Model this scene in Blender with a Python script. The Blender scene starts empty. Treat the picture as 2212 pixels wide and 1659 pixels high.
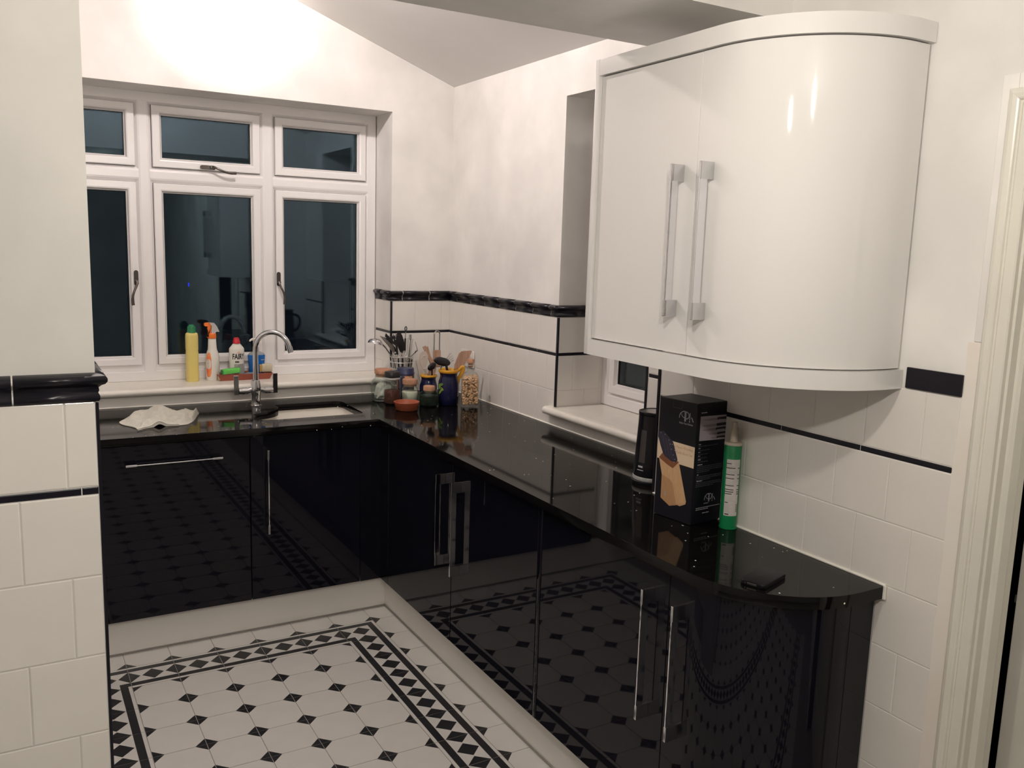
import bpy, bmesh, math, random
from mathutils import Vector, Matrix, noise
S = bpy.context.scene
COL = S.collection
PI = math.pi
R = math.radians
random.seed(7)

# ------------------------------------------------------------------ camera, light, exposure
cam_d = bpy.data.cameras.new('camera')
cam = bpy.data.objects.new('camera', cam_d)
COL.objects.link(cam)
S.camera = cam
YAW, PITCH, ROLL = 0.5288086, -0.15536997, 0.03125303
_f = Vector((math.sin(YAW) * math.cos(PITCH), math.cos(YAW) * math.cos(PITCH), math.sin(PITCH)))
_r = Vector((math.cos(YAW), -math.sin(YAW), 0))
_u = _r.cross(_f)
_r2 = _r * math.cos(ROLL) + _u * math.sin(ROLL)
_u2 = _u * math.cos(ROLL) - _r * math.sin(ROLL)
_m = Matrix((_r2, _u2, -_f)).transposed().to_4x4()
_m.translation = Vector((-2.067294, -4.224612, 1.67063))
cam.matrix_world = _m
cam_d.sensor_width = 36.0
cam_d.lens = 1887.304 / 2212 * 36
cam_d.clip_start = 0.02

wd = bpy.data.worlds.new('night_sky')
S.world = wd
wd.use_nodes = True
bgn = wd.node_tree.nodes['Background']
bgn.inputs[0].default_value = (0.012, 0.016, 0.024, 1)
bgn.inputs[1].default_value = 0.25

S.view_settings.view_transform = 'Standard'
S.view_settings.look = 'None'
S.view_settings.gamma = 1.0
S.view_settings.use_curve_mapping = False
S.view_settings.exposure = 0.0
try:
    S.cycles.use_denoising = True
    S.cycles.max_bounces = 14
    S.cycles.diffuse_bounces = 6
    S.cycles.glossy_bounces = 6
    S.cycles.transmission_bounces = 12
    S.cycles.transparent_max_bounces = 12
    S.cycles.sample_clamp_indirect = 6.0
    S.cycles.caustics_refractive = False
    S.cycles.caustics_reflective = False
except Exception:
    pass

def lamp(name, loc, power, col, radius, spot=None, aim=None, blend=0.6):
    d = bpy.data.lights.new(name, 'SPOT' if spot else 'POINT')
    d.energy = power
    d.color = col
    d.shadow_soft_size = radius
    o = bpy.data.objects.new(name, d)
    o.location = loc
    if spot:
        d.spot_size = R(spot)
        d.spot_blend = blend
        v = Vector(aim) - Vector(loc)
        o.rotation_euler = v.to_track_quat('-Z', 'Y').to_euler()
    COL.objects.link(o)
    return o
WARM_FAR = (1.0, 0.885, 0.84)
WARM_NEAR = (1.0, 0.925, 0.83)
FAR_BULB, PENDANT_BULB, NEAR_BULB = 2650, 660, 1270      # radiance of the lit bulbs
lamp('ridge_spot_light', (-1.228, -0.80, 2.565), 46, WARM_FAR, 0.025, 60, (-1.15, 0.0, 2.70), 1.0)

# ------------------------------------------------------------------ materials
MATS = {}
def mat(name, col, rough=0.5, metal=0.0, spec=0.5, coat=0.0, trans=0.0, ior=1.5, vary=0.0, vscale=6.0, bump=0.0, bscale=60.0,
        col2=None, emit=None, estr=0.0, stretch=None, alpha=1.0, crough=0.03):
    if name in MATS:
        return MATS[name]
    m = bpy.data.materials.new(name)
    m.use_nodes = True
    nt = m.node_tree
    b = nt.nodes['Principled BSDF']
    b.inputs['Base Color'].default_value = (*col, 1)
    b.inputs['Roughness'].default_value = rough
    b.inputs['Metallic'].default_value = metal
    b.inputs['Specular IOR Level'].default_value = spec
    b.inputs['Coat Weight'].default_value = coat
    b.inputs['Coat Roughness'].default_value = crough
    b.inputs['Transmission Weight'].default_value = trans
    b.inputs['IOR'].default_value = ior
    if emit:
        b.inputs['Emission Color'].default_value = (*emit, 1)
        b.inputs['Emission Strength'].default_value = estr
    tc = nt.nodes.new('ShaderNodeTexCoord')
    src = tc.outputs['Object']
    if stretch:
        mp = nt.nodes.new('ShaderNodeMapping')
        mp.inputs['Scale'].default_value = stretch
        nt.links.new(src, mp.inputs['Vector'])
        src = mp.outputs['Vector']
    if vary or col2:
        n = nt.nodes.new('ShaderNodeTexNoise')
        n.inputs['Scale'].default_value = vscale
        n.inputs['Detail'].default_value = 5
        nt.links.new(src, n.inputs['Vector'])
        rp = nt.nodes.new('ShaderNodeValToRGB')
        rp.color_ramp.elements[0].position = 0.38
        rp.color_ramp.elements[1].position = 0.66
        c2 = col2 if col2 else tuple(max(0, c * (1 - vary)) for c in col)
        rp.color_ramp.elements[0].color = (*c2, 1)
        rp.color_ramp.elements[1].color = (*col, 1)
        nt.links.new(n.outputs['Fac'], rp.inputs['Fac'])
        nt.links.new(rp.outputs['Color'], b.inputs['Base Color'])
    if bump:
        n2 = nt.nodes.new('ShaderNodeTexNoise')
        n2.inputs['Scale'].default_value = bscale
        n2.inputs['Detail'].default_value = 3
        nt.links.new(src, n2.inputs['Vector'])
        bp = nt.nodes.new('ShaderNodeBump')
        bp.inputs['Strength'].default_value = bump
        bp.inputs['Distance'].default_value = 0.003
        nt.links.new(n2.outputs['Fac'], bp.inputs['Height'])
        nt.links.new(bp.outputs['Normal'], b.inputs['Normal'])
    MATS[name] = m
    return m

M_PLASTER = mat('patchy_white_plaster', (0.79, 0.772, 0.745), 0.75, vary=0.15, vscale=3.2, bump=0.10, bscale=35)
M_PIERWALL = mat('bare_grey_white_plaster', (0.645, 0.63, 0.60), 0.75, vary=0.10, vscale=4.0, bump=0.12, bscale=30)
M_CEIL = mat('white_ceiling_paint', (0.78, 0.765, 0.74), 0.8, vary=0.05, vscale=1.7, bump=0.08, bscale=40)
M_GROUT = mat('pale_grout', (0.80, 0.78, 0.72), 0.7, vary=0.05, vscale=30)
M_TILE = mat('ivory_glazed_tile', (0.75, 0.722, 0.68), 0.17, vary=0.03, vscale=9, bump=0.02, bscale=12)
M_BTILE = mat('black_glazed_tile', (0.010, 0.009, 0.015), 0.28, spec=0.3, vary=0.2, vscale=20, bump=0.03, bscale=25)
M_FTILE = mat('white_floor_tile', (0.575, 0.56, 0.53), 0.28, vary=0.04, vscale=8)
M_FBLACK = mat('black_floor_tile', (0.016, 0.016, 0.019), 0.30, vary=0.2, vscale=30)
M_FGROUT = mat('grey_floor_grout', (0.27, 0.26, 0.245), 0.8, vary=0.1, vscale=30)
M_UPVC = mat('white_window_plastic', (0.80, 0.785, 0.78), 0.25, vary=0.02, vscale=5)
M_GASKET = mat('dark_gasket', (0.02, 0.02, 0.02), 0.6, vary=0.1)
M_GLASS = mat('window_glass', (0.93, 0.97, 1.0), 0.0, trans=1.0, ior=1.52, vary=0.01)
M_GLASS.node_tree.nodes['Principled BSDF'].inputs['Specular Tint'].default_value = (0.49, 0.72, 0.87, 1)
M_SILL = mat('white_sill_tile', (0.78, 0.75, 0.69), 0.3, vary=0.05, vscale=20, bump=0.05)
M_BLACKDOOR = mat('black_high_gloss_door', (0.0045, 0.0045, 0.0085), 0.025, spec=0.25, vary=0.1)
M_BLACKIN = mat('black_cabinet_carcass', (0.006, 0.006, 0.007), 0.35, vary=0.1)
M_WHITEDOOR = mat('white_high_gloss_door', (0.715, 0.70, 0.685), 0.05, spec=0.5, vary=0.01, vscale=3)
M_CHROME = mat('polished_chrome', (0.72, 0.72, 0.74), 0.07, metal=1.0, vary=0.03)
M_BAR = mat('mirror_chrome_bar', (0.90, 0.90, 0.94), 0.04, metal=1.0, vary=0.02)
M_STEEL = mat('brushed_steel', (0.50, 0.49, 0.48), 0.24, metal=1.0, vary=0.08, vscale=30)
M_BRONZE = mat('dark_bronze_metal', (0.16, 0.14, 0.13), 0.24, metal=1.0, vary=0.2, vscale=40)
M_PLINTH = mat('white_plinth', (0.78, 0.755, 0.71), 0.22, vary=0.03, vscale=5)
M_SEAL = mat('grey_seal', (0.30, 0.28, 0.26), 0.5, vary=0.05)
M_SINK = mat('white_ceramic', (0.80, 0.765, 0.70), 0.12, vary=0.02)
M_GLOSSPAINT = mat('white_gloss_woodwork', (0.70, 0.68, 0.61), 0.28, vary=0.04, vscale=8)
M_FILLER = mat('pinkish_filler', (0.76, 0.685, 0.62), 0.85, col2=(0.77, 0.74, 0.69), vscale=4.5)
M_DARK = mat('corridor_shade_black', (0.01, 0.009, 0.008), 0.9, vary=0.1)  # corridor darkness put into the colour
M_BULB = mat('lit_bulb_far', (1, 1, 1), 0.3, emit=WARM_FAR, estr=FAR_BULB, vary=0.01)
M_SHADE = mat('lit_frosted_glass_shade', (0.85, 0.85, 0.83), 0.4, emit=(1, 0.95, 0.88), estr=0.9, vary=0.01)
M_BULB2 = mat('lit_bulb_near', (1, 1, 1), 0.3, emit=WARM_NEAR, estr=PENDANT_BULB, vary=0.01)
M_BULB3 = mat('lit_bulb_ceiling', (1, 1, 1), 0.3, emit=WARM_NEAR, estr=NEAR_BULB, vary=0.01)

def granite():
    m = bpy.data.materials.new('black_sparkle_granite')
    m.use_nodes = True
    nt = m.node_tree
    b = nt.nodes['Principled BSDF']
    b.inputs['Roughness'].default_value = 0.055
    b.inputs['Specular IOR Level'].default_value = 0.5
    tc = nt.nodes.new('ShaderNodeTexCoord')
    v = nt.nodes.new('ShaderNodeTexVoronoi')
    v.inputs['Scale'].default_value = 62
    nt.links.new(tc.outputs['Object'], v.inputs['Vector'])
    lt = nt.nodes.new('ShaderNodeMath'); lt.operation = 'LESS_THAN'; lt.inputs[1].default_value = 0.14
    nt.links.new(v.outputs['Distance'], lt.inputs[0])
    sep = nt.nodes.new('ShaderNodeSeparateColor')
    nt.links.new(v.outputs['Color'], sep.inputs[0])
    gt = nt.nodes.new('ShaderNodeMath'); gt.operation = 'GREATER_THAN'; gt.inputs[1].default_value = 0.94
    nt.links.new(sep.outputs[0], gt.inputs[0])
    mu = nt.nodes.new('ShaderNodeMath'); mu.operation = 'MULTIPLY'
    nt.links.new(lt.outputs[0], mu.inputs[0]); nt.links.new(gt.outputs[0], mu.inputs[1])
    n = nt.nodes.new('ShaderNodeTexNoise'); n.inputs['Scale'].default_value = 160
    nt.links.new(tc.outputs['Object'], n.inputs['Vector'])
    rp = nt.nodes.new('ShaderNodeValToRGB')
    rp.color_ramp.elements[0].position = 0.35; rp.color_ramp.elements[0].color = (0.0022, 0.002, 0.002, 1)
    rp.color_ramp.elements[1].position = 0.75; rp.color_ramp.elements[1].color = (0.0065, 0.006, 0.006, 1)
    nt.links.new(n.outputs['Fac'], rp.inputs['Fac'])
    mx = nt.nodes.new('ShaderNodeMix'); mx.data_type = 'RGBA'
    nt.links.new(mu.outputs[0], mx.inputs[0])
    nt.links.new(rp.outputs['Color'], mx.inputs[6])
    mx.inputs[7].default_value = (0.95, 0.92, 0.82, 1)
    nt.links.new(mx.outputs[2], b.inputs['Base Color'])
    df = nt.nodes.new('ShaderNodeBsdfDiffuse')
    nt.links.new(mx.outputs[2], df.inputs['Color'])
    ms = nt.nodes.new('ShaderNodeMixShader'); ms.inputs[0].default_value = 0.40
    nt.links.new(b.outputs[0], ms.inputs[1]); nt.links.new(df.outputs[0], ms.inputs[2])
    nt.links.new(ms.outputs[0], nt.nodes['Material Output'].inputs['Surface'])
    return m
M_GRANITE = granite()

# ------------------------------------------------------------------ mesh helpers
def new_bm():
    return bmesh.new()

def face(bm, vs, mi=0):
    try:
        f = bm.faces.new(vs)
        f.material_index = mi
        return f
    except ValueError:
        return None

def box(bm, x0, x1, y0, y1, z0, z1, mi=0, bev=0.0, seg=2):
    if x0 > x1: x0, x1 = x1, x0
    if y0 > y1: y0, y1 = y1, y0
    if z0 > z1: z0, z1 = z1, z0
    v = [bm.verts.new(p) for p in ((x0, y0, z0), (x1, y0, z0), (x1, y1, z0), (x0, y1, z0), (x0, y0, z1), (x1, y0, z1), (x1, y1, z1), (x0, y1, z1))]
    fs = [face(bm, [v[i] for i in q], mi) for q in ((3, 2, 1, 0), (4, 5, 6, 7), (0, 1, 5, 4), (1, 2, 6, 5), (2, 3, 7, 6), (3, 0, 4, 7))]
    if bev:
        es = list({e for f in fs for e in f.edges})
        r = bmesh.ops.bevel(bm, geom=es, offset=bev, segments=seg, profile=0.5, affect='EDGES', clamp_overlap=True)
        for f in r['faces']:
            f.material_index = mi
    return v

def prism(bm, pts, a, b, axis='z', mi=0):
    """polygon pts in the plane across the axis, extruded from a to b; axis z: (x,y); y: (x,z); x: (y,z)"""
    def P(p, t):
        return (p[0], p[1], t) if axis == 'z' else ((p[0], t, p[1]) if axis == 'y' else (t, p[0], p[1]))
    lo = [bm.verts.new(P(p, a)) for p in pts]
    hi = [bm.verts.new(P(p, b)) for p in pts]
    n = len(pts)
    face(bm, lo[::-1], mi); face(bm, hi, mi)
    for i in range(n):
        face(bm, [lo[i], lo[(i + 1) % n], hi[(i + 1) % n], hi[i]], mi)

def lathe(bm, prof, seg=32, cx=0, cy=0, mi=0, cap0=True, cap1=True, sx=1.0, sy=1.0, power=None):
    """prof: (radius, z) from bottom to top; power >2 makes rounded-square sections"""
    rings = []
    for r, z in prof:
        ring = []
        for i in range(seg):
            a = 2 * PI * i / seg
            c, s = math.cos(a), math.sin(a)
            if power:
                k = (abs(c) ** power + abs(s) ** power) ** (-1 / power)
                c, s = c * k, s * k
            ring.append(bm.verts.new((cx + r * c * sx, cy + r * s * sy, z)))
        rings.append(ring)
    for a, b in zip(rings, rings[1:]):
        for i in range(seg):
            face(bm, [a[i], a[(i + 1) % seg], b[(i + 1) % seg], b[i]], mi)
    if cap0: face(bm, rings[0][::-1], mi)
    if cap1: face(bm, rings[-1], mi)

def tube(bm, path, rad, seg=10, mi=0, closed=False, flat=1.0):
    """a round bar along a list of points; rad is a number or one per point"""
    P = [Vector(p) for p in path]
    n = len(P)
    rs = rad if isinstance(rad, (list, tuple)) else [rad] * n
    rings = []
    up = None
    for i in range(n):
        if closed:
            t = (P[(i + 1) % n] - P[(i - 1) % n]).normalized()
        else:
            t = (P[min(i + 1, n - 1)] - P[max(i - 1, 0)]).normalized()
        if up is None:
            up = t.orthogonal().normalized()
        up = (up - t * up.dot(t))
        up = up.normalized() if up.length > 1e-6 else t.orthogonal().normalized()
        w = t.cross(up)
        rings.append([bm.verts.new(P[i] + (up * math.cos(2 * PI * k / seg) + w * math.sin(2 * PI * k / seg) * flat) * rs[i]) for k in range(seg)])
    m = n if closed else n - 1
    for i in range(m):
        a, b = rings[i], rings[(i + 1) % n]
        for k in range(seg):
            face(bm, [a[k], a[(k + 1) % seg], b[(k + 1) % seg], b[k]], mi)
    if not closed:
        face(bm, rings[0][::-1], mi); face(bm, rings[-1], mi)

def ring_frame(bm, x0, x1, z0, z1, prof, mi=0, close_back=True):
    """mitred rectangular frame in the XZ plane; prof: (inset, y) from the outside in"""
    loops = []
    for ins, y in prof:
        loops.append([bm.verts.new(p) for p in ((x0 + ins, y, z0 + ins), (x1 - ins, y, z0 + ins), (x1 - ins, y, z1 - ins), (x0 + ins, y, z1 - ins))])
    k = len(loops)
    for j in range(k if close_back else k - 1):
        a, b = loops[j], loops[(j + 1) % k]
        for i in range(4):
            face(bm, [a[i], a[(i + 1) % 4], b[(i + 1) % 4], b[i]], mi)

def link_mesh(name, bm, mats, parent=None, recenter=True, smooth=False, autosmooth=None):
    bmesh.ops.recalc_face_normals(bm, faces=bm.faces)
    loc = Vector((0, 0, 0))
    if recenter and len(bm.verts):
        xs = [v.co.x for v in bm.verts]; ys = [v.co.y for v in bm.verts]; zs = [v.co.z for v in bm.verts]
        loc = Vector(((min(xs) + max(xs)) / 2, (min(ys) + max(ys)) / 2, (min(zs) + max(zs)) / 2))
        bmesh.ops.translate(bm, verts=bm.verts, vec=-loc)
    me = bpy.data.meshes.new(name)
    if autosmooth:
        big = max((f.calc_area() for f in bm.faces), default=0)
        for f in bm.faces: f.smooth = not (len(f.verts) == 4 and len(bm.faces) < 60 and f.calc_area() > 0.2 * big)
        for e in bm.edges:
            if len(e.link_faces) == 2 and e.calc_face_angle(0) > R(autosmooth):
                e.smooth = False
    elif smooth:
        for f in bm.faces: f.smooth = True
    bm.to_mesh(me)
    bm.free()
    for m in (mats if isinstance(mats, (list, tuple)) else [mats]):
        me.materials.append(m)
    o = bpy.data.objects.new(name, me)
    COL.objects.link(o)
    o.location = loc
    if parent: o.parent = parent
    return o

def obj(name, bm, mats, parent=None, smooth=35, label=None):
    o = link_mesh(name, bm, mats, parent, True, False, smooth)
    if label: o['label'] = label
    return o

def struct(name, bm, mats):
    o = link_mesh(name, bm, mats, None, False)
    o['kind'] = 'structure'
    return o

def thing(name, label, cat, loc=(0, 0, 0), rotz=0.0, group=None):
    o = bpy.data.objects.new(name, None)
    o.empty_display_size = 0.05
    COL.objects.link(o)
    o.location = loc
    o.rotation_euler = (0, 0, rotz)
    o['label'] = label; o['category'] = cat
    if group: o['group'] = group
    return o

def tag(o, label, cat, group=None):
    o['label'] = label; o['category'] = cat
    if group: o['group'] = group
    return o

def bez(p0, p1, p2, p3, n=12):
    out = []
    for i in range(n + 1):
        t = i / n
        out.append(tuple((1 - t) ** 3 * a + 3 * (1 - t) ** 2 * t * b + 3 * (1 - t) * t * t * c + t ** 3 * d for a, b, c, d in zip(p0, p1, p2, p3)))
    return out

def text_bm(body, size, align='CENTER', bold=0.0, spacing=1.0):
    cu = bpy.data.curves.new('lettering', 'FONT')
    cu.body = body; cu.size = size; cu.align_x = align; cu.align_y = 'CENTER'
    cu.offset = bold; cu.space_character = spacing; cu.resolution_u = 3
    o = bpy.data.objects.new('lettering', cu)
    COL.objects.link(o)
    dg = bpy.context.evaluated_depsgraph_get()
    me = bpy.data.meshes.new_from_object(o.evaluated_get(dg))
    bm = bmesh.new(); bm.from_mesh(me)
    bpy.data.objects.remove(o); bpy.data.curves.remove(cu); bpy.data.meshes.remove(me)
    return bm     # flat letters in XY

# ------------------------------------------------------------------ tiles
_cache = {}
def tile_mesh(w, h, t, material, pillow=0.0018):
    key = ('tile', round(w, 4), round(h, 4), t, material.name)
    if key in _cache: return _cache[key]
    bm = new_bm()
    def ring(i, y):
        return [bm.verts.new((sx * (w / 2 - i), y, sz * (h / 2 - i))) for sx, sz in ((-1, -1), (1, -1), (1, 1), (-1, 1))]
    p = min(pillow, w / 4, h / 4)
    a, b, c = ring(0, 0), ring(0, -t * 0.5), ring(p, -t)
    for q, r_ in ((a, b), (b, c)):
        for i in range(4): face(bm, [q[i], q[(i + 1) % 4], r_[(i + 1) % 4], r_[i]])
    face(bm, c)
    bmesh.ops.recalc_face_normals(bm, faces=bm.faces)
    me = bpy.data.meshes.new('tile')
    bm.to_mesh(me); bm.free()
    me.materials.append(material)
    _cache[key] = me
    return me

def put(me, name, parent, loc, rotz):
    o = bpy.data.objects.new(name, me)
    COL.objects.link(o)
    o.parent = parent
    o.location = loc
    o.rotation_euler = (0, 0, rotz)
    return o

class Plane:
    """a tiled wall plane; u runs left to right as seen from the room"""
    def __init__(s, wall, facing, at):
        s.wall, s.facing, s.at = wall, facing, at
        s.rot = 0.0 if facing == '-y' else -PI / 2
    def loc(s, u, z):
        return (u, s.at, z) if s.facing == '-y' else (s.at, -u, z)
PITCH_T = 0.1525
def row(pl, u0, u1, z0, z1, joint, name='tile', material=None, pitch=PITCH_T, gap=0.0020, t=0.0013):
    material = material or M_TILE
    k = math.floor((u0 - joint) / pitch)
    cuts = [u0]
    j = joint + k * pitch
    while j < u1 - 0.006:
        if j > u0 + 0.006: cuts.append(j)
        j += pitch
    cuts.append(u1)
    for a, b in zip(cuts, cuts[1:]):
        w, h = b - a - gap, z1 - z0 - gap
        if w < 0.004 or h < 0.004: continue
        put(tile_mesh(w, h, t, material), name, pl.wall, pl.loc((a + b) / 2, (z0 + z1) / 2), pl.rot)

DADO = [(0.0, 0.0), (0.0045, 0.0), (0.0065, 0.004), (0.0065, 0.010), (0.0035, 0.015), (0.0055, 0.020), (0.0045, 0.025), (0.009, 0.029), (0.015, 0.032),
        (0.0185, 0.037), (0.0185, 0.042), (0.015, 0.0465), (0.008, 0.0495), (0.0, 0.051)]
def dado_mesh(w, m0, m1, material, shrink=1.0):
    key = ('dado', round(w, 4), m0, m1, material.name)
    if key in _cache: return _cache[key]
    bm = new_bm()
    A, B = [], []
    for d, z in DADO:
        d = max(d - 0.0009, 0.0) if shrink < 1 else d
        A.append(bm.verts.new((-w / 2 - m0 * d, -d, z)))
        B.append(bm.verts.new((w / 2 + m1 * d, -d, z)))
    for i in range(len(A) - 1):
        f = face(bm, [A[i], B[i], B[i + 1], A[i + 1]]); f.smooth = True
    face(bm, A); face(bm, B[::-1])
    bmesh.ops.recalc_face_normals(bm, faces=bm.faces)
    me = bpy.data.meshes.new('dado_tile')
    bm.to_mesh(me); bm.free()
    me.materials.append(material)
    _cache[key] = me
    return me
Z_DADO, Z_R1, Z_R2, ROW_H = 1.378, 1.2225, 1.2074, 0.1529
def dado(pl, u0, u1, joint, m0=0, m1=0, pitch=PITCH_T, gap=0.0026):
    k = math.floor((u0 - joint) / pitch)
    cuts = [u0]; j = joint + k * pitch
    while j < u1 - 0.008:
        if j > u0 + 0.008: cuts.append(j)
        j += pitch
    cuts.append(u1)
    n = len(cuts) - 1
    for i, (a, b) in enumerate(zip(cuts, cuts[1:])):
        g0 = 0 if (i == 0 and m0) else gap / 2
        g1 = 0 if (i == n - 1 and m1) else gap / 2
        put(dado_mesh(b - a - g0 - g1, m0 if i == 0 else 0, m1 if i == n - 1 else 0, M_BTILE), 'dado_tile', pl.wall, pl.loc((a + g0 + b - g1) / 2, Z_DADO), pl.rot)
    put(dado_mesh(u1 - u0, m0, m1, M_GROUT, 0.95), 'dado_grout', pl.wall, pl.loc((u0 + u1) / 2, Z_DADO), pl.rot)

def edge_trim(wall, x, y, z0, z1, w=0.0095):
    bm = new_bm(); box(bm, x - w / 2, x + w / 2, y - w / 2, y + w / 2, z0, z1, bev=0.001, seg=1)
    return obj('edge_trim', bm, M_BTILE, wall)

# ------------------------------------------------------------------ room shell
RIDGE_X, RIDGE_Z, EAVE = -1.195, 2.905, 2.475
WX0, WX1, WZ0, WZ1 = -2.05, -0.339, 0.955, 2.32          # back window opening
STEP, YS, YB = -0.2823, -2.10, -2.535                    # stub wall face, far and near side of the old outer wall
bm = new_bm()
T = 0.32
prism(bm, [(-2.39, 0), (WX0, 0), (WX0, 2.6), (-2.39, 2.6)], 0, T, 'y')
prism(bm, [(WX1, 0), (0.3, 0), (0.3, 2.6), (WX1, 2.6)], 0, T, 'y')
prism(bm, [(WX0, 0), (WX1, 0), (WX1, WZ0), (WX0, WZ0)], 0, T, 'y')
prism(bm, [(WX0, WZ1), (WX1, WZ1), (WX1, 2.6), (WX0, 2.6)], 0, T, 'y')
prism(bm, [(-2.39, 2.6), (0.3, 2.6), (0.0, 2.7), (RIDGE_X, 3.05), (-2.39, 2.7)], 0, T, 'y')
wall_back = struct('wall_back', bm, M_PLASTER)

RY0, RY1, RZ0, RZ1 = -1.69, -1.065, 0.955, 2.298          # side window opening
bm = new_bm()
prism(bm, [(0, 0), (RY1, 0), (RY1, 2.7), (0, 2.7)], 0, 0.34, 'x')
prism(bm, [(RY0, 0), (YS, 0), (YS, 2.7), (RY0, 2.7)], 0, 0.34, 'x')
prism(bm, [(RY0, 0), (RY1, 0), (RY1, RZ0), (RY0, RZ0)], 0, 0.34, 'x')
prism(bm, [(RY0, RZ1), (RY1, RZ1), (RY1, 2.7), (RY0, 2.7)], 0, 0.34, 'x')
wall_right = struct('wall_right', bm, M_PLASTER)

DY0, DY1, DZ = -3.945, -3.195, 1.960                      # doorway
bm = new_bm()
XB = -0.182      # back of the thin wall round the doorway
prism(bm, [(YS, 0), (-2.7, 0), (-2.7, 2.7), (YS, 2.7)], STEP, 0.34, 'x')
prism(bm, [(-2.7, 0), (DY1, 0), (DY1, 2.7), (-2.7, 2.7)], STEP, XB, 'x')
prism(bm, [(DY1, DZ), (DY0, DZ), (DY0, 2.7), (DY1, 2.7)], STEP, XB, 'x')
prism(bm, [(DY0, 0), (-6.6, 0), (-8.4, 2.7), (DY0, 2.7)], STEP, XB, 'x')
wall_stub = struct('wall_right_front', bm, M_PLASTER)

bm = new_bm()
box(bm, -1.9345, -4.6, YB, YS, 0, 2.262)
wall_pier = struct('wall_pier', bm, M_PIERWALL)
bm = new_bm()
box(bm, -4.6, STEP, YB, YS, 2.262, 3.05)
wall_beam = struct('wall_beam', bm, M_PLASTER)
bm = new_bm(); box(bm, -2.55, -2.39, YS, 0.3, 0, 2.7)
struct('wall_left', bm, M_PLASTER)
bm = new_bm(); box(bm, -4.75, -4.6, -8.4, YS, 0, 2.7)
struct('wall_left_front', bm, M_PLASTER)
bm = new_bm(); box(bm, -4.75, 0.0, -8.55, -8.4, 0, 2.7)
struct('wall_front', bm, M_PLASTER)

bm = new_bm()
prism(bm, [(0.06, EAVE - 0.0216), (RIDGE_X, RIDGE_Z), (-2.45, EAVE - 0.0216), (-2.45, EAVE + 0.08), (RIDGE_X, RIDGE_Z + 0.1), (0.06, EAVE + 0.08)], YS - 0.01, 0.03, 'y')
struct('ceiling', bm, M_CEIL)
bm = new_bm(); box(bm, -4.75, STEP + 0.02, -8.55, YB, 2.40, 2.50)
struct('ceiling.001', bm, M_CEIL)

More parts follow.
